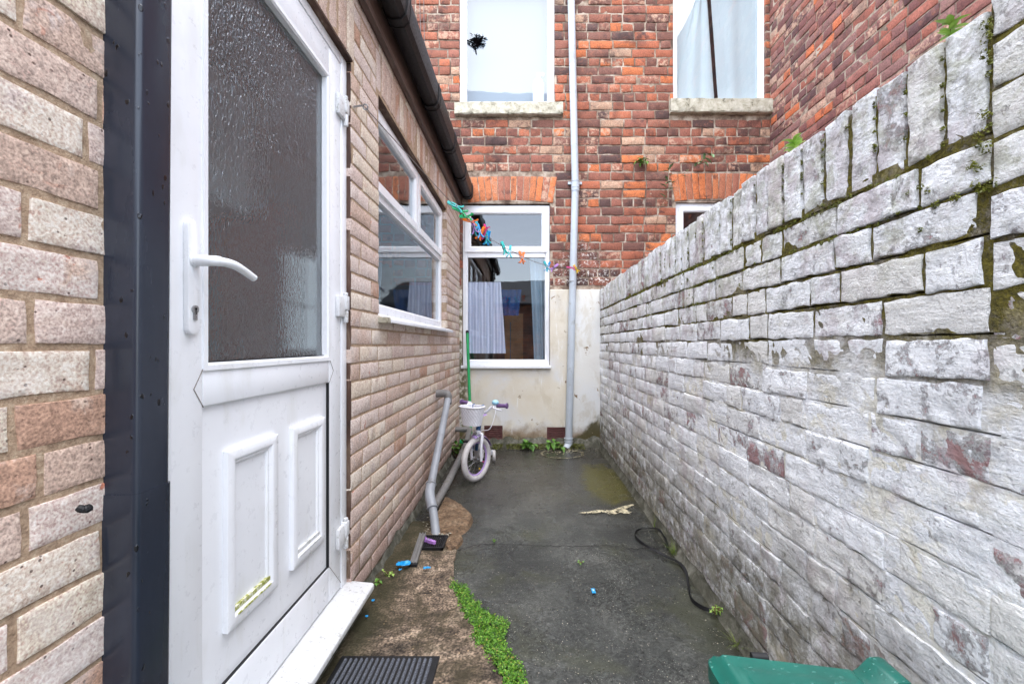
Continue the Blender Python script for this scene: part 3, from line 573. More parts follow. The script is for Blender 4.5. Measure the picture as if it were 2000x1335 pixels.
    # dark square downpipe close to the camera, slightly out of plumb
    def sq(z0, z1, e=0.0):
        mm = MB(); rr = 0.011; hx, hy = 0.0375 + e, 0.0355 + e; ring = []
        for (cx, cy, a0) in ((1, 1, 0), (-1, 1, 90), (-1, -1, 180), (1, -1, 270)):
            for k in range(5):
                a = R(a0 + 22.5 * k); ring.append((cx * (hx - rr) + rr * math.cos(a), cy * (hy - rr) + rr * math.sin(a)))
        n = len(ring); vs = []
        for z in (z0, z1):
            ln = -0.0075 * (1.25 - z)
            vs += [(-0.6955 + ln + p[0], 0.757 + p[1], z) for p in ring]
        mm.add(vs, [(i, (i + 1) % n, n + (i + 1) % n, n + i) for i in range(n)] + [tuple(range(n))[::-1], tuple(range(n, 2 * n))]); return mm
    D = sq(0.02, 2.66).build('downpipe', MT['anthracite'], T, smooth=True)
    q = sq(0.0, 0.845, 0.0022); q.build('pipe_socket', MT['anthracite'], D, smooth=True)
    # ---- door frame and door
    n0 = -0.085; P = PLX
    m = MB(); bar(m, P, 0.8455, 0.876, 0.13, 2.2505, n0, -0.018); bar(m, P, 1.690, 1.7385, 0.13, 2.2505, n0, -0.018); bar(m, P, 0.876, 1.690, 2.214, 2.2505, n0, -0.018)
    fr = m.build('door_frame', MT['upvc'], T, bevel=0.003)
    m = MB(); m.box(XL - .12, XL + 0.006, 0.86, 1.739, 2.2515, 2.2640); m.box(XL - .03, XL - 0.002, 1.7395, 1.7475, 0.14, 2.25); m.build('frame_packing', MT['timber'], T, bevel=0.002)
    m = MB(); m.prism([(XL - .10, 0.090), (XL + 0.086, 0.090), (XL + 0.090, 0.094), (XL + 0.090, 0.112), (XL + 0.084, 0.118), (XL - .02, 0.1285), (XL - .10, 0.1285)], 'y', 0.60, 1.752); m.build('threshold', MT['upvc_dirty'], T, bevel=0.002)
    m = MB(); m.box(XL - .10, XL + 0.045, 0.62, 1.742, -.02, 0.0895); m.build('step', MT['footing'], T, bevel=0.008)
    # leaf: stiles and rails, lower panel
    y0, y1, z0, z1 = 0.879, 1.687, 0.136, 2.211; f = -0.020; gb, gt, gl, gr_ = 1.057, 2.090, 0.968, 1.572
    def Q(y, z, n): return P(y, z, n)
    m = MB()
    bar(m, Q, y0, gl, z0, z1, n0 + .01, f); bar(m, Q, gr_ + .018, y1, z0, z1, n0 + .01, f); bar(m, Q, gl, gr_ + .018, gt + .018, z1, n0 + .01, f)
    bar(m, Q, gl, gr_ + .018, 0.957, gb - .016, n0 + .01, f - .0005); bar(m, Q, gl, gr_ + .018, z0, 0.268, n0 + .01, f - .0005)
    leaf = m.build('door', MT['upvc'], T, bevel=0.005)
    m = MB(); frame_rect(m, Q, gl - .002, gr_ + .0175, gb - .0175, gt + .0175, 0.0175, f - .02, f + .004); m.build('glazing_bead', MT['upvc'], leaf)
    m = MB(); bar(m, Q, gl - .002, gr_ + .0185, gb - .004, gb + .003, f - .03, f - .012); bar(m, Q, gl - .002, gr_ + .0185, 0.262, 0.2695, f - .03, f - .003); bar(m, Q, gr_ + .0145, gr_ + .018, 0.268, 0.957, f - .02, f - .001); m.build('gasket', MT['black'], leaf)
    pane(Q, gl, gr_, gb, gt, -0.042).build('glass_pane', MT['obscure'], leaf, recalc=False)
    m = MB(); bar(m, Q, gl + .001, gr_ + .0145, 0.269, 0.9565, f - .05, f - .011); m.build('door_panel', MT['upvc'], leaf)
    for (a, b) in ((1.045, 1.258), (1.340, 1.552)):
        c, d = 0.388, 0.836; n1 = f - .011; m = MB()
        frame_rect(m, Q, a, b, c, d, 0.036, n1 - .001, n1 + 0.014); frame_rect(m, Q, a + .030, b - .030, c + .030, d - .030, 0.012, n1 - .001, n1 + 0.006)
        mo = m.build('panel_moulding', MT['upvc'], leaf, bevel=0.003)
        mm = MB(); bar(mm, Q, a + .031, b - .031, c + .0345, c + .0455, n1, n1 + 0.0085); bar(mm, Q, a + .036, b - .036, c + .024, c + .0275, n1, n1 + 0.0155)
        mm.build('moulding_ledge', MT['moulding_moss'] if a < 1.2 else MT['upvc_dirty'], leaf)
    # mitre seams of the rails
    m = MB()
    for (ya, za, yb, zb) in ((gl, 0.957, gl - .028, 1.000), (gl - .028, 1.000, gl, gb - .012), (gr_ + .018, 0.957, gr_ + .05, 1.0), (gr_ + .05, 1.0, gr_ + .018, gb - .012), (gr_ + .018, .268, y1, z0 + .02)):
        m = MB(); m.tube([Q(ya, za, f + .0002), Q(yb, zb, f + .0002)], 0.0012, 5); m.build('mitre_seam', MT['wire'], leaf)
    # handle
    yh, zh = 0.926, 1.246
    m = MB(); ring = []
    for k in range(24):
        a = 2 * math.pi * k / 24; ring.append((0.0165 * math.cos(a), (0.1085 if math.sin(a) > 0 else -0.1085) + 0.0165 * math.sin(a)))
    m.prism([(yh + p[0], zh + p[1]) for p in ring], 'x', XL + f, XL + f + .013); hd = m.build('handle', MT['upvc'], leaf, bevel=0.003)
    m = MB(); pts = polyline([Q(yh, zh + .036, f + .01), Q(yh + .001, zh + .036, f + .045), Q(yh + .015, zh + .037, f + .058), Q(yh + .06, zh + .035, f + .063), Q(yh + .128, zh + .018, f + .060)], 8)
    m.tube(pts, [0.0125] * 8 + [0.0115] * 8 + [0.0105 - 0.0001 * i for i in range(16)] + [0.009], 14); m.torus(Q(yh, zh + .036, f + .0145), (1, 0, 0), 0.012, 0.003, 20, 6); m.build('lever', MT['upvc'], leaf, smooth=True)
    m = MB(); m.tube([Q(yh, zh - .07, f + .012), Q(yh, zh - .07, f + .0165)], 0.0088, 18); bar(m, Q, yh - .0048, yh + .0048, zh - .093, zh - .07, f + .012, f + .0162); m.build('lock_cylinder', MT['chrome'], leaf)
    m = MB(); m.tube([Q(yh, zh - .069, f + .0166), Q(yh, zh - .069, f + .0171)], 0.0028, 10); bar(m, Q, yh - .001, yh + .001, zh - .081, zh - .069, f + .0166, f + .0170); m.build('keyhole', MT['dark'], leaf)
    for z in (2.035, 1.248, 0.345):
        m = MB(); bar(m, Q, 1.640, 1.700, z - .040, z + .040, f, f + .016); bar(m, Q, 1.690, 1.722, z - .012, z + .046, f, f + .022); m.tube([Q(1.706, z - .062, f + .012), Q(1.706, z - .013, f + .012)], 0.010, 14); m.tube([Q(1.706, z + .046, f + .012), Q(1.706, z + .060, f + .012)], 0.009, 14)
        m.build('hinge', MT['upvc_dirty'], leaf, bevel=0.004)
    # ---- side window
    nf = -0.045; m = MB(); a0, a1, b0, b1 = 2.0665, 3.8285, 1.2555, 2.3125
    frame_rect(m, P, a0, a1, b0, b1, 0.055, nf - .06, nf); bar(m, P, a0 + .055, a1 - .055, 1.842, 1.905, nf - .05, nf - .0015); bar(m, P, 2.93, 2.985, 1.905, b1 - .055, nf - .05, nf - .003)
    win_o = m.build('side_window', MT['upvc'], T)
    for (a, b) in ((a0 + .035, 2.948), (2.967, a1 - .035)):
        m = MB(); frame_rect(m, P, a, b, 1.880, b1 - .030, 0.058, nf - .03, nf + .014); m.build('sash', MT['upvc'], win_o)
        pane(P, a + .05, b - .05, 1.93, b1 - .08, nf - .012).build('glass_pane', MT['glass'], win_o, recalc=False)
    pane(P, a0 + .05, a1 - .05, b0 + .05, 1.85, nf - .022).build('glass_pane', MT['glass'], win_o, recalc=False)
    m = MB(); m.prism([(XL - .10, 1.2545), (XL - .10, 1.229), (XL + .046, 1.205), (XL + .050, 1.207), (XL + .050, 1.224), (XL + .046, 1.229), (XL - .04, 1.2545)], 'y', 2.11, 3.90); m.build('window_sill', MT['upvc'], win_o, bevel=0.002)
    m = MB(); m.box(XL - .03, XL + .046, 2.058, 2.109, 1.203, 1.233); m.build('sill_end', MT['stone'], win_o, bevel=0.004)
    m = MB(); m.box(XL - .10, XL - .004, 2.05, 3.85, 2.3135, 2.3245); m.build('lintel_board', MT['timber'], win_o)
    # ---- grey waste pipes
    pA = Vector((XL, 3.40, .707)); e = Vector((XL + .095, 3.40, .707)); k1 = Vector((-.600, 2.64, .172)); k2 = Vector((-.553, 2.545, .090))
    m = MB(); m.tube([e + Vector((.0, -.02, -.045)), k1, k2, Vector((-.515, 2.445, -.01))], 0.0255, 16); wp = m.build('waste_pipe', MT['grey_pipe'], T, smooth=True)
    m = MB(); m.tube(polyline([Vector((XL - .02, pA.y, pA.z)), Vector((XL + .055, pA.y, pA.z)), Vector((XL + .090, pA.y - .004, pA.z - .010)), e + Vector((0, -.012, -.045)), e + Vector((0, -.028, -.075))], 5), 0.031, 16); m.build('pipe_elbow', MT['grey_pipe_dark'], wp, smooth=True)
    d1 = (k1 - e).normalized(); d2 = (k2 - k1).normalized(); m = MB(); m.tube(polyline([k1 - d1 * .07, k1 - d1 * .02, k1 + d2 * .03, k1 + d2 * .10], 5), 0.0305, 16)
    for q_, d in ((k1 - d1 * .07, d1), (k1 + d2 * .10, d2)): m.torus(q_, d, .0300, .0055, 20, 8)
    m.build('pipe_bend', MT['grey_pipe'], wp, smooth=True)
    m = MB(); h0 = Vector((XL - .02, 4.33, 0.235)); h1 = Vector((XL + .14, 4.33, 0.232)); m.tube(polyline([h0, h1 - Vector((.05, 0, 0)), h1, h1 + Vector((.005, -.06, -.012)), Vector((XL + .155, 3.9, 0.155)), Vector((XL + .135, 3.2, 0.075)), Vector((XL + .115, 2.78, 0.045))], 8), 0.027, 16)
    m.build('ground_waste_pipe', MT['grey_pipe_dark'], T, smooth=True)
    m = MB(); m.tube([(XL, 1.765, 2.085), (XL + .035, 1.765, 2.09)], 0.004, 8); m.torus((XL + .045, 1.775, 2.09), (0, 1, .4), .010, .003, 16, 6); m.build('line_hook', MT['chrome'], T)
    m = MB(); m.tube(polyline([at(150, 990, .66) , at(165, 994, .665), at(180, 988, .67)], 4), [.004, .005, .006, .006, .006, .007, .006, .006, .003], 10); o = m.build('wall_plug', MT['black'], T)
    return T

def arch(W, x0, x1, zb, zt, rise, n, name):
    """flat segmental arch of soldier bricks on the back wall"""
    for k in range(n):
        s0, s1 = k / n, (k + 1) / n; g = 0.035 / n
        def pt(s, top):
            x = x0 + (x1 - x0) * s; c = (s - .5) * 2; sp = 0.045 if top else 0.0
            return (x + c * sp, (zt if top else zb) + rise * (1 - c * c) * (0.35 if top else 1.0))
        W.brick([pt(s0 + g, 0), pt(s1 - g, 0), pt(s1 - g, 1), pt(s0 + g, 1)], W.rng.uniform(-.002, .004), skirt=0.09, cell=0.04, rr=0.006, amp=0.003, jit=0.003)
def build_house():
    T = thing('terraced_house', 'old red brick house closing the yard, with white windows and a cream rendered foot', 'building', (0, YB, 0))
    lw = (bx_(903), bx_(1074), bz_(714), bz_(397)); ul = (bx_(897), bx_(1083), bz_(204), 5.15); ur = (bx_(1315), bx_(1496), bz_(198), 5.15); sm = (bx_(1320), bx_(1470), bz_(610), bz_(395))
    ar1 = (bx_(914), bx_(1080), bz_(396), bz_(346)); ar2 = (bx_(1318), bx_(1478), bz_(393), bz_(340))
    sk = [(ar1[0] - .03, ar1[1] + .03, ar1[2] - .02, ar1[3] + .012), (ar2[0] - .03, ar2[1] + .03, ar2[2] - .02, ar2[3] + .012)]
    sills = [(bx_(889), bx_(1099), bz_(228), bz_(204)), (bx_(1307), bx_(1509), bz_(224), bz_(197))]
    W = Wall((0, YB, 0), (1, 0, 0), (0, -1, 0), 11)
    holes = [lw, ul, ur, sm]
    skip = holes + sk + sills + [(-2, XR + .005, -.5, bz_(566))]
    W.courses(-1.7, 2.655, 0.02, 5.34, 0.0955, 0.250, 0.0135, holes=skip, header_every=4, half_p=0.16, dn=0.005, dv=0.0045, rr=0.006, cell=0.04, amp=0.0035, jit=0.008, fr=26, skirt=0.09)
    W.mortar(-1.7, 2.72, 0.0, 5.34, -0.007, 0.04, 0.003, holes=holes, reveal=0.12)
    W.build('wall', [MT['red'], MT['lime']], T)
    for q, n in ((ar1, 14), (ar2, 13)):
        A = Wall((0, YB, 0), (1, 0, 0), (0, -1, 0), 20 + n); arch(A, q[0], q[1], q[2], q[3], 0.028, n, 'arch')
        A.mortar(q[0] - .03, q[1] + .03, q[2] + .01, q[3], -.0035, .05, .001); A.build('arch', [MT['arch'], MT['lime']], T)
    # inner leaf
    m = MB(); xs = sorted([-1.7, 2.64] + [v for h in holes for v in h[:2]]); zs = sorted([0, 5.34] + [v for h in holes for v in h[2:]])
    for i in range(len(xs) - 1):
        for j in range(len(zs) - 1):
            cx, cz = (xs[i] + xs[i + 1]) / 2, (zs[j] + zs[j + 1]) / 2
            if any(h[0] < cx < h[1] and h[2] < cz < h[3] for h in holes): continue
            m.box(xs[i], xs[i + 1], YB + .125, YB + .25, zs[j], zs[j + 1])
    m.build('inner_wall', MT['room'], T)
    # rooms
    m = MB()
    for (x0, x1, z0, z1, d) in ((-1.6, 1.15, .25, 2.95, 3.2), (-1.6, 1.15, 3.1, 5.3, 3.0), (1.2, 2.63, 3.1, 5.3, 3.0), (1.2, 2.63, .25, 2.95, 3.0)):
        m.add([(x0, YB + .25, z0), (x1, YB + .25, z0), (x1, YB + .25, z1), (x0, YB + .25, z1), (x0, YB + d, z0), (x1, YB + d, z0), (x1, YB + d, z1), (x0, YB + d, z1)],
              [(0, 1, 5, 4), (1, 2, 6, 5), (2, 3, 7, 6), (3, 0, 4, 7), (4, 5, 6, 7)])
    m.build('room', MT['room'], T, recalc=False)
    # rendered foot of the wall
    W2 = Wall((0, YB, 0), (1, 0, 0), (0, -1, 0), 5); xs0, xs1, zt = XL, XR, bz_(566)
    W2.mortar(xs0, xs1, -0.02, zt, 0.018, 0.035, 0.004, 6.0, holes=[(lw[0], lw[1], lw[2] - .012, 9), (bx_(946), bx_(982), bz_(858), bz_(830)), (bx_(1068), bx_(1105), bz_(858), bz_(833))], mi=0)
    b = len(W2.V); 
    for k in range(40):
        x = lw[1] + (xs1 - lw[1]) * k / 39; jz = .006 * noise.noise(Vector((x * 30, 0, 0)))
        W2.V += [W2.P(x, zt, .018), W2.P(x, zt + .008 + jz, -.01)]; W2.A += [(.5, .5, .5)] * 2
    for k in range(39): W2.F.append((b + 2 * k, b + 2 * k + 2, b + 2 * k + 3, b + 2 * k + 1)); W2.MI.append(0)
    W2.build('rendered_foot', MT['render'], T)
    m = MB(); m.grid(lambda s, t: Vector((XL + s * (XR - XL), YB - .018 - .05 * (1 - t) * (1 + .7 * noise.noise(Vector((s * 19, 0, 4)))) - .006 * noise.noise(Vector((s * 60, t * 6, 1))), -.01 + t * (.10 + .05 * noise.noise(Vector((s * 13, 2, 0)))))), 90, 6)
    m.build('footing', MT['footing'], T, smooth=True, recalc=False)
    P = PBK
    # downstairs window
    nf = -.035; m = MB(); a0, a1, b0, b1 = bx_(903.5), bx_(1073.5), bz_(713), bz_(399.5)
    frame_rect(m, P, a0, a1, b0, b1, .050, nf - .06, nf, wb=.060); bar(m, P, a0 + .05, a1 - .05, bz_(501), bz_(485), nf - .05, nf - .002)
    wd = m.build('window', MT['upvc'], T)
    m = MB(); frame_rect(m, P, a0 + .024, a1 - .024, bz_(491), b1 - .030, .062, nf - .03, nf + .016); m.build('sash', MT['upvc'], wd)
    pane(P, a0 + .07, a1 - .07, bz_(482), bz_(415), nf - .01).build('glass_pane', MT['glass'], wd, recalc=False)
    pane(P, a0 + .04, a1 - .04, bz_(704), bz_(500), nf - .025).build('glass_pane', MT['glass'], wd, recalc=False)
    m = MB(); m.box(a0 - .012, a1 + .012, YB - .055, YB + .05, b0 - .032, b0 - .0015); m.build('window_sill', MT['upvc'], wd, bevel=.004)
    # upstairs windows and the small one
    m = MB(); a0, a1, b0 = ul[0] + .001, ul[1] - .001, ul[2] + .001; frame_rect(m, P, a0, a1, b0, 5.149, .075, nf - .06, nf, wb=.055); wu = m.build('upstairs_window', MT['upvc'], T)
    pane(P, a0 + .065, a1 - .065, b0 + .045, 5.08, nf - .02).build('glass_pane', MT['glass'], wu, recalc=False)
    def stone(q, name, par):
        x0, x1, z0, z1 = q; mm = MB()
        def fn(s, t):
            a = t * 4; d = [(0.1, z1), (-.055, z1 - .004), (-.06, z0 + .01), (-.05, z0), (.1, z0)]; i = min(3, int(a)); k = a - i
            y = d[i][0] * (1 - k) + d[i + 1][0] * k; z = d[i][1] * (1 - k) + d[i + 1][1] * k; w = Vector((s * 9 * (x1 - x0) * 2, t * 7, x0))
            return Vector((x0 + (x1 - x0) * s, YB + y + .006 * noise.noise(w), z + .007 * noise.noise(w + Vector((5, 5, 5)))))
        mm.grid(fn, 60, 12)
        for s in (0, 1): mm.add([fn(s, t / 12) for t in range(13)], [tuple(range(13))])
        return mm.build(name, MT['stone'], par, smooth=True)
    stone(sills[0], 'stone_sill', wu)
    m = MB(); a0, a1, b0 = ur[0] + .001, ur[1] - .001, ur[2] + .001; frame_rect(m, P, a0, a1, b0, 5.149, .058, nf - .06, nf, wb=.045); wr = m.build('upstairs_window', MT['upvc'], T)
    pane(P, a0 + .05, a1 - .05, b0 + .038, 5.09, nf - .02).build('glass_pane', MT['glass'], wr, recalc=False); stone(sills[1], 'stone_sill', wr)
    tag(wr, 'upstairs window with white sheets hung inside'); tag(wu, 'upstairs window reflecting pale sky')
    m = MB(); a0, a1, b0, b1 = sm[0] + .001, sm[1] - .001, sm[2], sm[3] - .001; frame_rect(m, P, a0, a1, b0, b1, .055, nf - .06, nf); frame_rect(m, P, a0 + .045, a1 - .045, b0 + .045, b1 - .045, .05, nf - .03, nf + .012); ws = m.build('small_window', MT['upvc'], T)
    pane(P, a0 + .08, a1 - .08, b0 + .08, b1 - .08, nf - .01).build('glass_pane', MT['glass'], ws, recalc=False)
    # pale downpipe in two lengths
    def pb(px, py, off=.055): v = P(bx_(px), bz_(py), off); return v
    k = pb(1122.5, 368); m = MB(); m.tube([pb(1113, -60), k], .0385, 20); m.tube([k - Vector((0, 0, .0)), pb(1109.5, 862)], .0385, 20); dp = m.build('downpipe', MT['pale_pipe'], T, smooth=True)
    m = MB(); m.tube([k + Vector((0, 0, .055)), k - Vector((0, 0, .05))], .0435, 20); m.torus(k + Vector((0, 0, .055)), (0, 0, 1), .043, .005, 24, 8); m.torus(k - Vector((0, 0, .01)), (0, 0, 1), .043, .004, 24, 8); bar(m, P, k.x - .075, k.x + .075, k.z + .035, k.z + .060, .0, .03); m.build('pipe_clip', MT['pale_pipe'], dp, smooth=True)
    w = pb(1116, 552); m = MB(); m.torus(w, (0, .1, 1), .0395, .003, 24, 6); m.build('wire_tie', MT['wire'], dp)
    bt = pb(1109.5, 862); m = MB(); m.tube(polyline([bt + Vector((0, 0, .05)), bt, bt + Vector((-.008, -.01, -.03)), bt + Vector((-.035, -.045, -.062))], 5), .044, 20, caps=False); m.torus(bt + Vector((0, 0, .05)), (0, 0, 1), .0435, .006, 24, 8); m.torus(bt + Vector((0, 0, .018)), (0, 0, 1), .0435, .005, 24, 8); m.build('pipe_shoe', MT['pale_pipe'], dp, smooth=True)
    # air bricks
    for (x0, x1, z0, z1) in ((bx_(946), bx_(981), bz_(857), bz_(831)), (bx_(1068.5), bx_(1104.5), bz_(857), bz_(834))):
        m = MB(); frame_rect(m, P, x0, x1, z0, z1, .008, -.03, .021); nb = 7
        for i in range(nb): zz = z0 + .010 + (z1 - z0 - .02) * i / (nb - 1); bar(m, P, x0 + .007, x1 - .007, zz - .0045, zz + .0045, -.02, .018)
        ab = m.build('air_brick', MT['terracotta'], T)
        mm = MB(); bar(mm, P, x0 + .002, x1 - .002, z0 + .002, z1 - .002, -.03, -.022); mm.build('air_brick_back', MT['dark'], ab)
    # thin cables down the brickwork at the left
    m = MB(); m.tube(polyline([P(bx_(820), 4.95, .012), P(bx_(822), bz_(60), .010), P(bx_(828), bz_(110), .012), P(bx_(836), bz_(190), .01)], 6), .0035, 6); m.tube(polyline([P(bx_(828), 4.95, .012), P(bx_(829), bz_(60), .014), P(bx_(832), bz_(150), .01)], 6), .0035, 6); m.build('wall_cable', MT['wire'], T)
    return T

def build_wing():
    T = thing('brick_wing', 'dark red brick side wall of the neighbouring wing rising beyond the white yard wall', 'building', (2.64, 2.5, 0))
    W = Wall((2.64, 0, 0), (0, 1, 0), (-1, 0, 0), 33)
    W.courses(0.2, 4.60, 1.20, 6.45, 0.083, 0.230, 0.010, header_every=4, half_p=0.15, dn=0.005, dv=0.004, rr=0.006, cell=0.06, amp=0.0035, jit=0.006, fr=24)
    W.mortar(0.2, 4.66, -.02, 6.45, -.006, .05, .003); W.build('wall', [MT['red2'], MT['lime']], T)
    m = MB(); m.box(2.66, 2.88, 0.2, 4.60, -.02, 6.45); m.build('inner_wall', MT['room'], T)
    return T

def build_yard_wall():
    T = thing('white_yard_wall', 'whitewashed brick yard wall with upright coping bricks, flaking paint and moss in its joints', 'wall', (XR, 2.4, 0))
    rng = random.Random(5); W = Wall((XR, 0, 0), (0, 1, 0), (-1, 0, 0), 8)
    def lod(u, v): return dict(cell=0.011 if u < 1.5 else (0.02 if u < 2.5 else 0.04), pits=(.0035 if u < 2.5 else .002) * (1 - .7 * smooth((v - .9) / .3)))
    top = 1.462; PIER = 0.735
    W.courses(PIER, 4.60, 0.075, top, 0.0867, 0.232, 0.0095, half_p=0.20, dn=0.0030, dv=0.0048, rr=0.0034, jit=0.0065, amp=0.0026, fr=30, lod=lod)
    W.courses(-0.3, PIER - .004, 0.075, 2.05, 0.0867, 0.232, 0.0095, half_p=0.25, dn=0.0030, dv=0.0048, rr=0.0034, jit=0.0065, amp=0.0026, fr=30, lod=lod)
    vc = [0.075 + k * (top - 0.075) / 16 for k in range(26)]
    def dp(u, v):
        d = min((v - c for c in vc), key=abs); k = smooth((noise.noise(Vector((u * 5.5, v * 7, 8))) + .12) / .22)
        return -.0022 - .0026 * smooth((v - 1.0) / .30) + .0018 * noise.noise(Vector((u * 3, v * 3, 2))) - (.016 * k if .0012 < d < .0054 else 0.0)
    cuts_ = [c + e for c in vc for e in (-.004, .0010, .0016, .0050, .0056)]
    W.mortar(-0.3, 4.60, -.02, top + .03, dp, .014, .0026, 52.0, vcuts=cuts_); W.mortar(-0.3, PIER, top, 2.05, dp, .014, .0026, 52.0, vcuts=cuts_)
    W.build('wall', [MT['white'], MT['white_mortar']], T)
    C = Wall((XR, 0, 0), (0, 1, 0), (-1, 0, 0), 9); u = PIER + .006; joints = []
    while u < 4.58:
        w = C.rng.uniform(0.066, 0.079); t = 1.688 + C.rng.uniform(-.008, .008); j = 0.010 + C.rng.random() * .006; k = C.rng.uniform(-.003, .003)
        u1 = min(u + w, 4.595); att = (C.rng.random(), C.rng.random(), C.rng.random()); n0 = C.rng.uniform(-.004, .006)
        joints.append(u)
        C.brick([(u, top + .012 + C.rng.uniform(-.004, .004)), (u1, top + .012 + C.rng.uniform(-.004, .004)), (u1 + k, t), (u + k, t + C.rng.uniform(-.004, .004))], n0, skirt=0.215, att=att, rr=0.005, amp=0.0028, jit=0.006, fr=30, **(dict(cell=.012, pits=.002) if u < 2 else dict(cell=.04)))
        u = u1 + j
    C.mortar(PIER, 4.60, top, 1.672, -.010, .016, .005, 60.0)
    C.build('coping', [MT['white'], MT['white_mortar']], T)
    # top and far side
    m = MB(); m.box(XR + .02, XR + .225, -.3, 4.60, -.02, 1.672); m.box(XR + .012, XR + .225, -.3, PIER, 1.672, 2.052); m.build('wall_core', MT['white_mortar'], T)
    # cement fillet along the foot, broken into lengths
    m = MB(); m.grid(lambda s, t: Vector((XR - .002 - (1 - t) ** 1.6 * (.028 + .005 * noise.noise(Vector((s * 70, 2, 3)))) - .006 * noise.noise(Vector((s * 90, t * 8, 1))), .4 + s * 4.19, -.012 + t * (.066 + .012 * noise.noise(Vector((s * 26, 1, 7)))))), 260, 8)
    m.build('footing', MT['footing'], T, smooth=True, recalc=False)
    # moss cushions sitting in the upper joints
    M1 = MB(); rg = random.Random(4)
    def clump(u, v, n, r):
        c = W.P(u, v, n)
        for _ in range(int(10 + r * 1600)):
            a = Vector((rg.gauss(0, 1), rg.gauss(0, 1), rg.gauss(0, 1))).normalized(); a.x = -abs(a.x); p = c + Vector((a.x * r * .55, a.y * r, a.z * r)) * rg.uniform(.6, 1.0)
            s = rg.uniform(.0012, .0028); t = a.orthogonal().normalized() * s; b = a.cross(t).normalized() * s
            M1.add([p + t, p + b + a * s * 1.2, p - t, p - b + a * s * .4], [(0, 1, 2, 3)])
    uu = PIER
    while uu < 3.4:
        uu += rg.uniform(.012, .04)
        den = 1 if noise.noise(Vector((uu * 3.1, 0, 9))) > -.15 else 0
        if den: clump(uu, top + rg.uniform(-.005, .006), -.002, rg.uniform(.005, .012))
        if noise.noise(Vector((uu * 2.3, 4, 2))) > .0: clump(uu, top - .0867 + rg.uniform(-.004, .004), -.002, rg.uniform(.003, .009))
        if noise.noise(Vector((uu * 2.7, 8, 2))) > .22: clump(uu, top - .1734 + rg.uniform(-.004, .004), -.002, rg.uniform(.003, .007))
    for ju in joints:
        if ju > 2.6: break
        for k in range(int(rg.triangular(0, 11, 3))): clump(ju - .006, rg.uniform(top + .01, top + .20), -.002, rg.uniform(.003, .0075))
        if rg.random() < .3:
            for k in range(5): clump(ju + rg.uniform(-.1, .1), top - .0867 * rg.choice((0, .5, 1, 1.5)) + rg.uniform(-.01, .01), .001, rg.uniform(.003, .006))
    for (cu, cv, r) in ((0.742, 1.50, .012), (0.744, 1.47, .014), (0.738, 1.44, .013), (0.752, 1.455, .010), (0.76, 1.42, .010), (0.736, 1.63, .012), (0.737, 1.655, .011), (0.74, 1.605, .009), (0.748, 1.41, .010), (0.755, 1.385, .009), (0.742, 1.365, .010), (0.73, 1.376, .011), (0.79, 1.372, .010), (0.83, 1.372, .009), (0.86, 1.418, .008), (0.885, 1.414, .007), (0.845, 1.405, .007)): clump(cu, cv, .001, r)
    tag(M1.build('moss', MT['olive_moss'], T, recalc=False), kind='stuff')
    return T

def build_outbuilding():
    T = thing('brick_outbuilding', 'low red brick outbuilding with dark tiled roof behind the viewer, mirrored in the windows', 'building', (0, -5, 0))
    W = Wall((0, -5, 0), (1, 0, 0), (0, 1, 0), 61); W.courses(-3.2, 3.2, 0, 2.45, 0.1, 0.25, .013, cell=.2, rr=.008, amp=.002, jit=.003); W.mortar(-3.2, 3.2, -.02, 2.45, -.006, .2, 0); W.build('wall', [MT['red'], MT['lime']], T)
    m = MB(); m.prism([(-4.8, 2.42), (-4.8, 2.47), (-7.2, 3.55), (-7.2, 3.48)], 'x', -3.3, 3.3); m.build('roof', MT['slate'], T)
    m = MB(); m.box(-3.2, 3.2, -7.0, -5.03, -.02, 2.4); m.build('body', MT['room'], T)
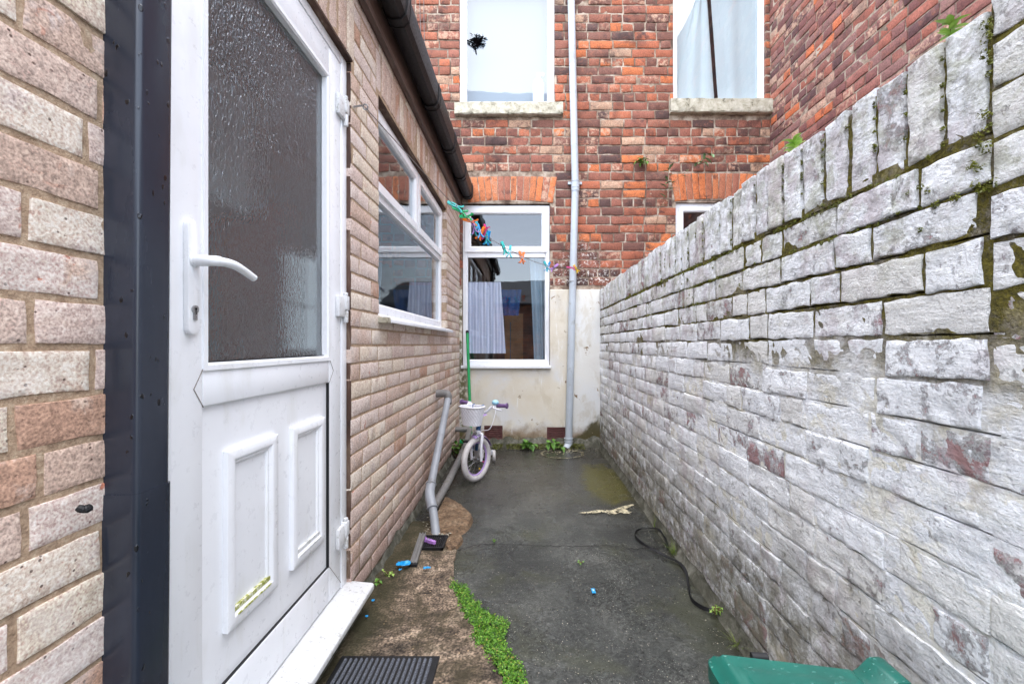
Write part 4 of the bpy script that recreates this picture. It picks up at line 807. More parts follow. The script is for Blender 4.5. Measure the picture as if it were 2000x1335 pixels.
# ================================================================ ground
def build_ground():
    def lines(a, b, fine0, fine1, st, coarse):
        L = [a]; x = a
        while x < b - 1e-6:
            x = x + (st if fine0 <= x < fine1 else coarse); x = min(x, b)
            if L[-1] < fine0 < x: x = fine0
            L.append(x)
        return L
    xs = lines(-30, 30, -0.8, 0.9, 0.025, 3.0); ys = lines(-30, 30, 0.3, 4.7, 0.03, 3.0); m = MB()
    for x in xs:
        for y in ys:
            m.v.append((x, y, 0.004 * noise.noise(Vector((x * 3, y * 3, 0))) + 0.0018 * noise.noise(Vector((x * 14, y * 14, 3))) - 0.004))
    n = len(ys); m.f = [(i * n + j, (i + 1) * n + j, (i + 1) * n + j + 1, i * n + j + 1) for i in range(len(xs) - 1) for j in range(n - 1)]; m.mi = [0] * len(m.f)
    tag(m.build('ground', MT['asphalt'], None, smooth=True, recalc=False), kind='structure')
    # brown concrete: boundary traced along the crack
    edge = [(862, 1020), (878, 1050), (892, 1078), (886, 1100), (886, 1132), (897, 1160), (918, 1190), (934, 1215), (944, 1250), (962, 1290), (985, 1335), (1010, 1400), (1040, 1520), (1060, 1700)]
    def slab(poly_r, xl, name, mat, h, nx=22, fr=14):
        mm = MB(); pts = [gr(*p) for p in poly_r]; ys_ = []
        y0, y1 = min(p.y for p in pts), max(p.y for p in pts); ny = int((y1 - y0) / .016)
        pts.sort(key=lambda p: p.y)
        def xr(y):
            for a, b in zip(pts, pts[1:]):
                if a.y <= y <= b.y: return a.x + (b.x - a.x) * (y - a.y) / max(1e-6, b.y - a.y)
            return pts[-1].x
        def fn(s, t):
            y = y0 + (y1 - y0) * t; r = xr(y) + .012 * noise.noise(Vector((y * 26, 3, 1))) + .006 * noise.noise(Vector((y * 80, 3, 1)))
            x = xl + (r - xl) * min(1, s * 1.03); z = h + .004 * noise.noise(Vector((x * 9, y * 9, 2))) + .002 * noise.noise(Vector((x * 40, y * 40, 2)))
            if s > .985: z = -.012
            return Vector((x, y, z))
        mm.grid(fn, 60, ny); return mm.build(name, mat, None, smooth=True, recalc=False)
    tag(slab(edge, XL - .02, 'concrete_path', MT['brown'], 0.010), kind='structure')
    # raised rusty slab and small broken piece beside the pipe
    def lump(poly, name, mat, h, label, cat):
        c = sum((gr(*p) for p in poly), Vector()) / len(poly); mm = MB(); ring = polyline([gr(*p) for p in poly + poly[:1]], 6)[:-1]; n = len(ring); K = 9
        for k in range(K + 1):
            t = k / K
            for p in ring:
                q = c + (p - c) * t; w = Vector((q.x * 16, q.y * 16, 1)); z = h * (1 - 0.35 * t * t) + .008 * noise.noise(w) + .004 * noise.noise(w * 4) if k < K else -.01
                if k == K: q = c + (p - c) * 1.01
                mm.v.append((q.x, q.y, z))
        mm.f = [(k * n + i, k * n + (i + 1) % n, (k + 1) * n + (i + 1) % n, (k + 1) * n + i) for k in range(K) for i in range(n)]; mm.mi = [0] * len(mm.f)
        t = thing(name, label, cat, (c.x, c.y, 0)); tag(mm.build('slab', mat, t, smooth=True), None); return t
    lump([(868, 972), (884, 978), (908, 994), (924, 1012), (918, 1030), (904, 1042), (880, 1046), (856, 1044), (850, 1010)], 'concrete_slab', MT['rust'], .030, 'rust brown hump of old concrete beside the slanting grey waste pipe', 'concrete slab')
    lump([(880, 1048), (900, 1046), (904, 1058), (892, 1072), (876, 1078), (868, 1064)], 'concrete_piece', MT['rust'], .022, 'small broken piece of concrete next to the drain grate', 'concrete piece')
    m = MB(); cp = polyline([gr(892, 1076), gr(925, 1066), gr(960, 1063), gr(1010, 1064), gr(1060, 1066), gr(1120, 1067), gr(1190, 1066), gr(1240, 1072), gr(1290, 1070)], 14)
    for i, p in enumerate(cp): p.x += .004 * noise.noise(Vector((i * .5, 0, 1))); p.y += .018 * noise.noise(Vector((i * .31, 0, 5))) + .006 * noise.noise(Vector((i * 1.3, 0, 5)))
    vs = []
    for i, p in enumerate(cp): w = .0022 * (1.1 + noise.noise(Vector((i * .4, 3, 3)))) * (1 if 0 < i < len(cp) - 1 else .1); vs += [(p.x, p.y - w, .0030), (p.x, p.y + w, .0030)]
    m.add(vs, [(2 * i, 2 * i + 2, 2 * i + 3, 2 * i + 1) for i in range(len(cp) - 1)]); tag(m.build('ground_crack', MT['dark'], None, recalc=False), kind='structure')
    # drain
    g0 = gr(822, 1076); t = thing('drain_grate', 'square black drain grate full of dirt at the foot of the waste pipe', 'drain grate', (g0.x, g0.y, .012))
    m = MB(); x0, x1, y0, y1 = gr(818, 1076).x, gr(866, 1076).x, gr(0, 1078).y, gr(0, 1052).y
    m.box(x0, x1, y0, y0 + .012, .004, .024); m.box(x0, x1, y1 - .012, y1, .004, .024); m.box(x0, x0 + .012, y0, y1, .004, .0235); m.box(x1 - .012, x1, y0, y1, .004, .0235)
    for k in range(9): x = x0 + .02 + (x1 - x0 - .04) * k / 8; m.box(x - .003, x + .003, y0 + .012, y1 - .012, .006, .021)
    for k in range(2): y = y0 + (y1 - y0) * (k + 1) / 3; m.box(x0 + .012, x1 - .012, y - .003, y + .003, .005, .0205)
    m.build('grate', MT['black'], t); m = MB(); m.box(x0 + .004, x1 - .004, y0 + .004, y1 - .004, .0125, .0145); m.build('silt', MT['dark'], t)
    # crumbs of mortar and grit
    rg = random.Random(9); m = MB()
    def crumb(x, y, r, z=.0):
        vs = [Vector((x, y, z)) + Vector((rg.uniform(.6, 1) * r * a, rg.uniform(.6, 1) * r * b, r * .5 * c + r * .25)) for a, b, c in ((1, 0, 0), (-1, 0, 0), (0, 1, 0), (0, -1, 0), (0, 0, 1), (0, 0, -1))]
        m.add(vs, [(0, 2, 4), (2, 1, 4), (1, 3, 4), (3, 0, 4), (2, 0, 5), (1, 2, 5), (3, 1, 5), (0, 3, 5)])
    for _ in range(620): crumb(rg.uniform(-.68, .76), rg.uniform(1.1, 4.5), rg.choice((.0012, .002, .003)))
    for _ in range(170): p = gr(rg.gauss(858, 16), rg.gauss(1036, 14)); crumb(p.x, p.y, rg.uniform(.003, .008), .012)
    for _ in range(200): y = rg.uniform(1.3, 4.5); crumb(XR - .06 - abs(rg.gauss(0, .03)), y, rg.uniform(.001, .0035))
    for _ in range(150): crumb(rg.uniform(-.5, .75), 4.5 - abs(rg.gauss(0, .05)), rg.uniform(.0015, .005))
    tag(m.build('gravel', MT['stone'], None, recalc=False), 'pale grit and crumbs of mortar scattered over the yard', 'grit', kind='stuff')
    # cream spills
    def spill(poly, seed, name):
        ring = polyline([gr(*p, .0012) for p in poly + poly[:1]], 8)[:-1]; c = sum(ring, Vector()) / len(ring); mm = MB(); n = len(ring); K = 7
        for k in range(K + 1):
            for i, p in enumerate(ring):
                q = c + (p - c) * (k / K) * (1 + .34 * noise.noise(Vector((p.x * 60, p.y * 60, seed))) + .22 * noise.noise(Vector((p.x * 170, p.y * 170, seed)))); mm.v.append((q.x, q.y, .0045 - .003 * (k / K) ** 2 + .0015 * noise.noise(Vector((q.x * 50, q.y * 50, 0)))))
        mm.f = [(k * n + i, k * n + (i + 1) % n, (k + 1) * n + (i + 1) % n, (k + 1) * n + i) for k in range(K) for i in range(n)]; mm.mi = [0] * len(mm.f)
        return mm.build(name, MT['spill'], None, smooth=True, recalc=False)
    tag(spill([(1128, 1001), (1150, 998), (1172, 995), (1192, 997), (1208, 994), (1217, 988), (1238, 985), (1226, 993), (1231, 1004), (1217, 1000), (1198, 1003), (1178, 1000), (1155, 1002)], 1, 'paint_spill'), 'cream paint spill drying on the wet ground by the white wall', 'paint spill')
    m = MB(); rg2 = random.Random(3); c = gr(1098, 886)
    for k in range(150):
        a = 2 * math.pi * k / 150; r = 1 + .10 * noise.noise(Vector((a * 2, 0, 0)))
        if rg2.random() < .12: continue
        x, y = c.x + .205 * r * math.cos(a), c.y + .165 * r * math.sin(a); s = rg2.uniform(.006, .013)
        m.add([(x + s * math.cos(b) * rg2.uniform(.7, 1.3), y + s * math.sin(b) * rg2.uniform(.7, 1.3), .0035) for b in [i * math.pi / 3.5 for i in range(7)]], [tuple(range(7))])
    for k in range(70):
        a = rg2.uniform(0, 6.28); r = rg2.random() ** .5; x, y = c.x + .19 * r * math.cos(a), c.y + .08 + .10 * r * math.sin(a); s = rg2.uniform(.003, .009)
        m.add([(x + s * math.cos(b) * rg2.uniform(.7, 1.3), y + s * math.sin(b), .0035) for b in [i * math.pi / 3.5 for i in range(7)]], [tuple(range(7))])
    tag(m.build('limescale_ring', MT['spill'], None, recalc=False), 'ring of cream splashes on the ground below the downpipe shoe', 'splash ring', kind='stuff')

# ================================================================ plants
def leaf(m, p, d, L, w, droop=.3, fold=.25, up=Vector((0, 0, 1))):
    d = d.normalized(); s = d.cross(up); s = s.normalized() if s.length > 1e-3 else Vector((1, 0, 0)); n = s.cross(d); K = 5; vs = []
    for k in range(K + 1):
        t = k / K; c = p + d * L * t - up * droop * L * t * t; ww = w * math.sin(math.pi * min(1, .08 + .92 * t) ** .8) if k < K else 0.0
        vs += [c - s * ww + n * ww * fold, c, c + s * ww + n * ww * fold]
    fs = []
    for k in range(K): a = 3 * k; fs += [(a, a + 1, a + 4, a + 3), (a + 1, a + 2, a + 5, a + 4)]
    m.add(vs, fs)
def sprig(name, label, base, stems, nl, L, w, mat, seed, cat='weed', droop=.35, group=None, whorl=False):
    """stems: list of point lists; leaves along the upper part"""
    rg = random.Random(seed); t = thing(name, label, cat, base, group); ms, ml = MB(), MB()
    for st in stems:
        pts = polyline(st, 5); n = len(pts); ms.tube(pts, [.0032 * (1 - .75 * i / n) for i in range(n)], 6)
        for k in range(nl):
            f = (.55 + .45 * k / nl) if whorl else (.35 + .65 * k / max(1, nl - 1)); i = min(n - 2, int(f * (n - 1))); p = pts[i]; tg = (pts[i + 1] - pts[i]).normalized()
            a = k * 2.4 + rg.uniform(-.4, .4); o = tg.orthogonal().normalized(); b = tg.cross(o); d = (o * math.cos(a) + b * math.sin(a)) + tg * rg.uniform(.15, .9)
            leaf(ml, p, d, L * rg.uniform(.7, 1.15), w * rg.uniform(.8, 1.1), droop * rg.uniform(.3, 1.2), .25)
    ms.build('stem', MT['stem'], t, smooth=True); ml.build('leaves', mat, t, recalc=False); return t
def tuft(name, label, c, n, h, spread, mat, seed, group=None, cat='grass tuft', lean=Vector((0, 0, 0))):
    rg = random.Random(seed); m = MB()
    for _ in range(n):
        a = rg.uniform(0, 6.28); r = rg.random() * spread * .35; p = Vector((c[0] + r * math.cos(a), c[1] + r * math.sin(a), c[2])); hh = h * rg.uniform(.45, 1.1); d = Vector((math.cos(a), math.sin(a), 0)) * rg.uniform(.1, 1) * spread + lean * rg.random(); s = Vector((-math.sin(a), math.cos(a), 0)) * rg.uniform(.0007, .0017); vs = []
        for k in range(5):
            t = k / 4; q = p + d * t ** 1.7 + Vector((0, 0, hh * (t - .35 * t * t * rg.random()))); vs += [q - s * (1 - t * .95), q + s * (1 - t * .95)]
        m.add(vs, [(2 * k, 2 * k + 1, 2 * k + 3, 2 * k + 2) for k in range(4)])
    t = thing(name, label, cat, c, group); m.build('blades', mat, t, recalc=False); return t
def build_plants():
    V = Vector
    # on the yard wall coping and the brickwork behind
    b = at(1556, 285, 1.46); b.x = XR + .06; Y = .86 / (1556 - VX) * F
    sprig('wall_seedling', 'pale green seedling with pointed leaves on the coping midway up the white wall', (XR + .06, Y, 1.66), [[V((XR + .06, Y, 1.655)), V((XR + .062, Y, 1.70)), V((XR + .055, Y + .01, 1.755))]], 22, .046, .009, MT['leaf_pale'], 3, 'seedling', whorl=True)
    Y2 = .86 / (1858 - VX) * F
    sprig('wall_seedling', 'pale green seedling on the coping at the top right corner, nearest the camera', (XR + .06, Y2, 1.66), [[V((XR + .06, Y2, 1.65)), V((XR + .055, Y2, 1.70)), V((XR + .06, Y2, 1.752))]], 18, .032, .007, MT['leaf_pale'], 5, 'seedling', whorl=True)
    p = V((bx_(1250), YB - .01, bz_(322)))
    sprig('brick_fern', 'small green fern tuft growing from a joint in the red bricks', p, [[p, p + V((dx, -.05, dz))] for dx, dz in ((-.06, .03), (-.03, .06), (0, .05), (.04, .05), (.07, .02), (.01, .02))], 6, .06, .010, MT['leaf'], 7, 'fern')
    q0 = V((bx_(1276), YB - .015, bz_(470))); pts = [q0, V((bx_(1281), YB - .05, bz_(430))), V((bx_(1294), YB - .08, bz_(390))), V((bx_(1318), YB - .10, bz_(355))), V((bx_(1350), YB - .10, bz_(333))), V((bx_(1392), YB - .09, bz_(312)))]
    t = sprig('buddleia', 'straggly shrub with long bare arching stem and leaf tufts against the red bricks', q0, [pts, [pts[2], V((bx_(1296), YB - .10, bz_(365))), V((bx_(1302), YB - .11, bz_(332)))], [pts[4], V((bx_(1362), YB - .13, bz_(325))), V((bx_(1372), YB - .15, bz_(312)))]], 9, .085, .016, MT['leaf_grey'], 12, 'shrub')
    tw = MB(); tw.tube(polyline([pts[4], V((bx_(1400), YB - .06, bz_(308))), V((bx_(1450), YB - .03, bz_(290)))], 6), .002, 5); tw.build('twig', MT['stem'], t)
    q = V((bx_(1468), YB - .3, 1.68)); Y3 = 3.0
    # foot of the back wall
    def low(name, label, px, py, n, L, w, seed, mat='leaf', up=.05, cat='weed', y=None):
        c = y or gr(px, py); rg = random.Random(seed)
        return sprig(name, label, c, [[c, c + V((rg.uniform(-.9, .9) * L, rg.uniform(-.9, .3) * L, up * rg.uniform(.5, 1.2))), c + V((rg.uniform(-1.8, 1.8) * L, rg.uniform(-1.4, .4) * L, up * rg.uniform(.8, 2.0)))] for _ in range(n)], 5, L, w, MT[mat], seed, cat)
    low('broadleaf_weed', 'broad leaved weed at the foot of the back wall, midway between the two air bricks', 1032, 877, 7, .060, .024, 21)
    low('broadleaf_weed', 'low broad leaved weed just left of the downpipe shoe', 1080, 877, 8, .055, .022, 22)
    low('leafy_weed', 'green weed sprouting behind the grey ground pipe in the left corner', 888, 872, 12, .055, .014, 23, 'leaf', .09, 'weed', Vector((-.655, 4.12, 0)))
    low('small_weed', 'tiny yellowish weed at the foot of the buff wall past the door sill', 758, 1128, 3, .018, .006, 24, 'leaf_pale', .02)
    low('small_weed', 'tiny green weed just beside the end of the door sill', 742, 1146, 3, .018, .006, 25, 'leaf', .02)
    low('small_weed', 'tiny weed sprouting from the crack in the middle of the ground', 964, 1054, 2, .016, .004, 26, 'leaf', .005)
    low('small_weed', 'tiny flat weed between the blue label and the black strap', 1136, 1098, 2, .014, .004, 27, 'leaf', .004)
    # thin green film of moss along the back foot
    rg = random.Random(2); m = MB()
    for _ in range(2600):
        x = rg.uniform(-.35, .62); y = 4.53 - abs(rg.gauss(0, .035)); 
        if noise.noise(V((x * 6, 0, 3))) < -.15: continue
        s = rg.uniform(.003, .007); z = .004 + max(0, (y - 4.47)) * .6; a = rg.uniform(0, 6.28); m.add([(x + s, y, z), (x, y + s, z + s * rg.random()), (x - s, y, z), (x, y - s, z + s * rg.random())], [(0, 1, 2, 3)])
    tag(m.build('ground_moss', MT['olive_moss'], None, recalc=False), 'dark green moss along the foot of the back wall', 'moss', kind='stuff')
    # tufts by the white wall
    tuft('grass_tuft', 'green grass tuft in the crack beside the loop of black strap', gr(1318, 1082), 60, .075, .06, MT['grass'], 31)
    tuft('grass_tuft', 'thin upright grass blades above the loop of black strap', gr(1277, 1028), 12, .11, .03, MT['grass'], 32)
    tuft('grass_tuft', 'straggly dry grass tuft just behind the green bin lid', gr(1442, 1258), 34, .045, .085, MT['grass'], 33)
    tuft('grass_tuft', 'wispy grass growing through the black strap near the wall', gr(1302, 1052), 14, .08, .04, MT['grass'], 34)
    low('creeping_weed', 'yellow green creeping weed where the black strap meets the white wall', 1398, 1200, 10, .014, .006, 35, 'leaf_pale', .02)
    low('creeping_weed', 'small yellow green weed against the white wall above the strap end', 1386, 1160, 6, .012, .005, 36, 'leaf_pale', .02)
    # bright moss along the crack: thousands of tiny leaves over a cushion
    poly = [(880, 1132), (888, 1150), (893, 1150), (907, 1148), (922, 1176), (950, 1205), (990, 1219), (985, 1236), (981, 1254), (990, 1275), (1020, 1315), (1026, 1350), (1040, 1400), (1010, 1400), (992, 1350), (972, 1306), (951, 1272), (927, 1254), (928, 1224), (906, 1196), (897, 1165), (884, 1148)]
    pg = [gr(*p) for p in poly]
    def inside(x, y):
        c = False; n = len(pg)
        for i in range(n):
            a, b = pg[i], pg[i - 1]
            if (a.y > y) != (b.y > y) and x < (b.x - a.x) * (y - a.y) / (b.y - a.y) + a.x: c = not c
        return c
    m = MB(); rg = random.Random(6); k = 0; x0, x1 = min(p.x for p in pg), max(p.x for p in pg); y0, y1 = min(p.y for p in pg), max(p.y for p in pg)
    while k < 15000:
        x, y = rg.uniform(x0, x1), rg.uniform(y0, y1)
        xx, yy = x + .012 * noise.noise(V((x * 40, y * 40, 0))) + rg.gauss(0, .007), y + .02 * noise.noise(V((x * 40, y * 40, 9))) + rg.gauss(0, .010)
        if not inside(xx, yy) or noise.noise(V((x * 55, y * 55, 2))) < -.42: continue
        k += 1
        z = .007 + .007 * (noise.noise(V((x * 28, y * 28, 4))) + .5) + rg.random() * .009; s = rg.uniform(.0016, .0040); n = V((rg.gauss(0, .6), rg.gauss(0, .6), 1)).normalized(); t = n.orthogonal().normalized(); b = n.cross(t); c = V((x, y, z)); a0 = rg.random() * 6
        m.add([c + (t * math.cos(a0 + i * 1.047) + b * math.sin(a0 + i * 1.047)) * s for i in range(6)], [tuple(range(6))])
    tag(m.build('bright_moss', MT['moss'], None, recalc=False), 'bright green moss strip growing along the crack between brown and dark concrete', 'moss', kind='stuff')

# ================================================================ bicycle
def build_bike():
    fx, fy, rx, ry = -.397, 3.42, -.452, 3.97; Rw = .18
    T = thing('childs_bicycle', 'small child\'s bicycle with white basket, pale tyres and stabilisers parked by the buff wall', 'bicycle', (-.42, 3.7, 0))
    th = R(31); fwd = Vector((-math.sin(th), -math.cos(th), 0)); ax = Vector((math.cos(th), -math.sin(th), 0)); hub = Vector((fx, fy, Rw))
    def wheel(hub, ax, fw, name):
        m = MB(); m.torus(hub, ax, Rw - .024, .024, 56, 14); wv = m.build('wheel' if name is None else name, MT['tyre'], T, smooth=True)
        m = MB(); m.torus(hub, ax, Rw - .050, .008, 48, 8); m.build('rim', MT['bike_lilac'], wv, smooth=True)
        m = MB()
        for k in range(18):
            a = 2 * math.pi * k / 18; d = fw * math.cos(a) + Vector((0, 0, 1)) * math.sin(a); m.tube([hub + ax * (.018 if k % 2 else -.018) + d * .016, hub + d * (Rw - .052)], .0011, 5)
        m.build('spokes', MT['chrome'], wv)
        m = MB(); m.tube([hub - ax * .048, hub + ax * .048], .006, 10); m.tube([hub - ax * .022, hub - ax * .016, hub + ax * .016, hub + ax * .022], [.02, .013, .013, .02], 14); m.build('hub', MT['chrome'], wv, smooth=True)
        return wv
    fwheel = wheel(hub, ax, fwd, 'front_wheel')
    for k, c in ((10, 'pink'), (12, 'yellow')):
        a = 2 * math.pi * (k + .3) / 18; d = fwd * math.cos(a) + Vector((0, 0, 1)) * math.sin(a); p = hub + d * (Rw * .55); m = MB(); m.tube([p - d * .006, p + d * .006], .006, 8); m.build('spoke_bead', MT[c], fwheel)
    wheel(Vector((rx, ry, Rw)), Vector((1, .08, 0)).normalized(), Vector((0.08, -1, 0)).normalized(), 'rear_wheel')
    rk = -fwd * .30; st = (Vector((0, 0, 1)) + rk).normalized()            # steering axis leans back
    crown = hub + Vector((0, 0, .205)) - fwd * .015; head = crown + st * .13
    m = MB()
    for s in (-1, 1): m.tube(polyline([crown + ax * .012 * s, crown + ax * .044 * s - Vector((0, 0, .018)), hub + ax * .050 * s + Vector((0, 0, .09)) + fwd * .004, hub + ax * .048 * s - Vector((0, 0, .012))], 6), [.0135] * 10 + [.011] * 9, 12)
    m.tube([crown - st * .012, crown + st * .02], .022, 14); m.build('fork', MT['bike_white'], T, smooth=True)
    m = MB()
    def mg(s, t):
        a = R(22) + R(84) * s; d = -fwd * math.cos(a) + Vector((0, 0, 1)) * math.sin(a); w = (t - .5) * 2; return hub + d * (Rw + .013 - .012 * w * w) + ax * .030 * w
    m.grid(mg, 20, 6); m.build('mudguard', MT['bike_lilac'], T, smooth=True)
    m = MB(); m.tube([crown + st * .018, head], .0195, 16); bb = Vector((-.432, 3.72, .175)); seat_c = Vector((-.446, 3.93, .36)); ra = Vector((rx, ry, Rw))
    m.tube([crown + st * .07, bb + Vector((0, 0, .01))], .017, 12); m.tube([crown + st * .10, bb + Vector((-.004, .05, .11)), seat_c - Vector((0, 0, .06))], .013, 12); m.tube([bb, seat_c], .014, 12)
    for s in (-1, 1): m.tube([bb + Vector((.03 * s, 0, 0)), ra + Vector((.055 * s, 0, 0))], .009, 10); m.tube([seat_c + Vector((.014 * s, 0, -.03)), ra + Vector((.055 * s, 0, 0))], .008, 10)
    m.build('frame', MT['bike_blue'], T, smooth=True)
    m = MB(); m.tube([bb - Vector((.06, 0, 0)), bb + Vector((.06, 0, 0))], .008, 8); m.tube([bb + Vector((.058, 0, 0)), bb + Vector((.06, -.07, -.06))], .008, 8); m.tube([bb - Vector((.058, 0, 0)), bb + Vector((-.06, .07, .06))], .008, 8); cr = m.build('crank', MT['chrome'], T, smooth=True)
    m = MB(); m.box(bb.x + .062, bb.x + .125, bb.y - .10, bb.y - .05, bb.z - .068, bb.z - .050); m.build('pedal', MT['black'], cr, bevel=.004); m = MB(); m.box(bb.x - .125, bb.x - .062, bb.y + .05, bb.y + .10, bb.z + .05, bb.z + .068); m.build('pedal', MT['black'], cr, bevel=.004)
    m = MB(); m.tube([seat_c, seat_c + Vector((0, .01, .07))], .011, 10)
    m.grid(lambda s, t: seat_c + Vector(((t - .5) * (.055 + .11 * s * s) , -.12 + .23 * s, .085 + .012 * s - .10 * (t - .5) ** 2)), 10, 8); m.build('saddle', MT['bike_lilac'], T, smooth=True)
    # bars
    sc = head + st * .030; m = MB(); m.tube([head - st * .02, sc + st * .01], .012, 12); W = .232
    pts = []
    for s in (-1, 1):
        pts.append(polyline([sc, sc + ax * .05 * s + Vector((0, 0, .012)), sc + ax * .10 * s + Vector((0, 0, .055)) - fwd * .01, sc + ax * .15 * s + Vector((0, 0, .068)) - fwd * .02, sc + ax * W * s + Vector((0, 0, .072)) - fwd * .035], 6)); m.tube(pts[-1], .0105, 12)
    hb = m.build('handlebar', MT['bike_white'], T, smooth=True)
    for q in pts:
        d = (q[-1] - q[-3]).normalized(); e = q[-1]; m = MB(); m.tube([e - d * .088, e - d * .08, e - d * .01, e - d * .008, e + d * .004], [.0135, .0155, .0155, .023, .021], 16); m.build('grip', MT['bike_purple'], hb, smooth=True)
        m = MB(); m.tube(polyline([e - d * .105, e - d * .10 + fwd * .035 - Vector((0, 0, .012)), e - d * .06 + fwd * .05 - Vector((0, 0, .022)), e - d * .015 + fwd * .052 - Vector((0, 0, .030))], 5), [.011] * 5 + [.006] * 10 + [.007], 10); m.tube([e - d * .115, e - d * .092], .0165, 14); m.build('brake_lever', MT['bike_white'], hb, smooth=True)
    bc = pts[1][-9] + Vector((0, 0, .012)); m = MB(); prof = [(.0, .034), (.012, .0335), (.021, .029), (.0265, .020), (.0275, .008), (.0265, .0), (.0, -.002)]
    m.grid(lambda s, t: bc + Vector((0, -.005, .004)) + (ax * math.cos(6.2832 * s) * prof[round(t * 6)][0] + fwd * math.sin(6.2832 * s) * prof[round(t * 6)][0] + Vector((0, 0, 1)) * prof[round(t * 6)][1]), 24, 6); m.build('bell', MT['bell'], T, smooth=True)
    m = MB(); m.torus(bc + Vector((0, -.005, .012)), (0, 0, 1), .0275, .0022, 24, 6); m.build('bell_band', MT['bike_blue'], T)
    # basket: woven tub
    bc = head + fwd * .095 + Vector((0, 0, .022)) - ax * .010
    def bk(s, t, e=0.0):
        a = 6.2832 * s; k = .72 + .28 * t; n = 2.6; c_, s_ = math.cos(a), math.sin(a); r = 1 / (abs(c_) ** n + abs(s_) ** n) ** (1 / n)
        wv = .0028 * math.sin(a * 22) * math.sin(t * 28); return bc + ax * c_ * r * (.104 * k + wv + e) + fwd * s_ * r * (.074 * k + wv + e) + Vector((0, 0, -.075 + .145 * t))
    m = MB(); m.grid(lambda s, t: bk(s, t), 132, 36); m.grid(lambda s, t: bk(s, t, -.004), 132, 8); n = 48; m.add([bk(i / n, 0) for i in range(n)], [tuple(range(n))]); bsk = m.build('basket', MT['bike_white'], T, smooth=True, recalc=False)
    m = MB(); m.tube([bk(i / 48, 1.0) + Vector((0, 0, .002)) for i in range(49)], .0062, 10, caps=False); m.build('basket_rim', MT['bike_white'], bsk, smooth=True)
    for s in (.68, .82): p = bk(s, .97); m = MB(); m.tube([p + Vector((0, 0, -.03)), p + Vector((0, 0, .012)), p - fwd * .02 + Vector((0, 0, .012))], .006, 8); m.build('basket_strap', MT['bike_blue'], bsk)
    m = MB(); g = pts[1][-4]
    m.tube(polyline([pts[1][-7] + fwd * .03, pts[1][-8] + fwd * .06 + ax * .03 - Vector((0, 0, .05)), head + fwd * .07 + ax * .145 - Vector((0, 0, .07)), crown + ax * .06 + fwd * .03 + Vector((0, 0, .03)), crown + ax * .01 + fwd * .03 - Vector((0, 0, .01))], 8), .0028, 8); m.build('brake_cable', MT['bike_white'], T, smooth=True)
    m = MB(); m.tube([crown + fwd * .024 - ax * .012, crown + fwd * .036 + ax * .012], .013, 12); m.tube(polyline([crown + fwd * .03 - ax * .035 - Vector((0, 0, .03)), crown + fwd * .035 + Vector((0, 0, .0)), crown + fwd * .03 + ax * .035 - Vector((0, 0, .03))], 5), .007, 8); m.build('brake', MT['chrome'], T, smooth=True)
    for s in (-1, 1):
        w = Vector((rx + .155 * s, ry + .02, .055)); m = MB(); m.tube(polyline([ra + Vector((.06 * s, 0, 0)), ra + Vector((.075 * s, .0, -.03)), w + Vector((-.04 * s, 0, .045)), w + Vector((-.018 * s, 0, .01))], 5), .0095, 10); m.box(min(w.x - .09 * s, w.x), max(w.x - .09 * s, w.x), w.y - .012, w.y + .012, w.z + .034, w.z + .050)
        sa = m.build('stabiliser', MT['bike_white'], T, smooth=True)
        m = MB(); m.torus(w, (1, 0, 0), .040, .014, 28, 10); m.tube([w - Vector((.013, 0, 0)), w + Vector((.013, 0, 0))], .040, 24); m.build('stabiliser_wheel', MT['tyre'], sa, smooth=True)
    return T

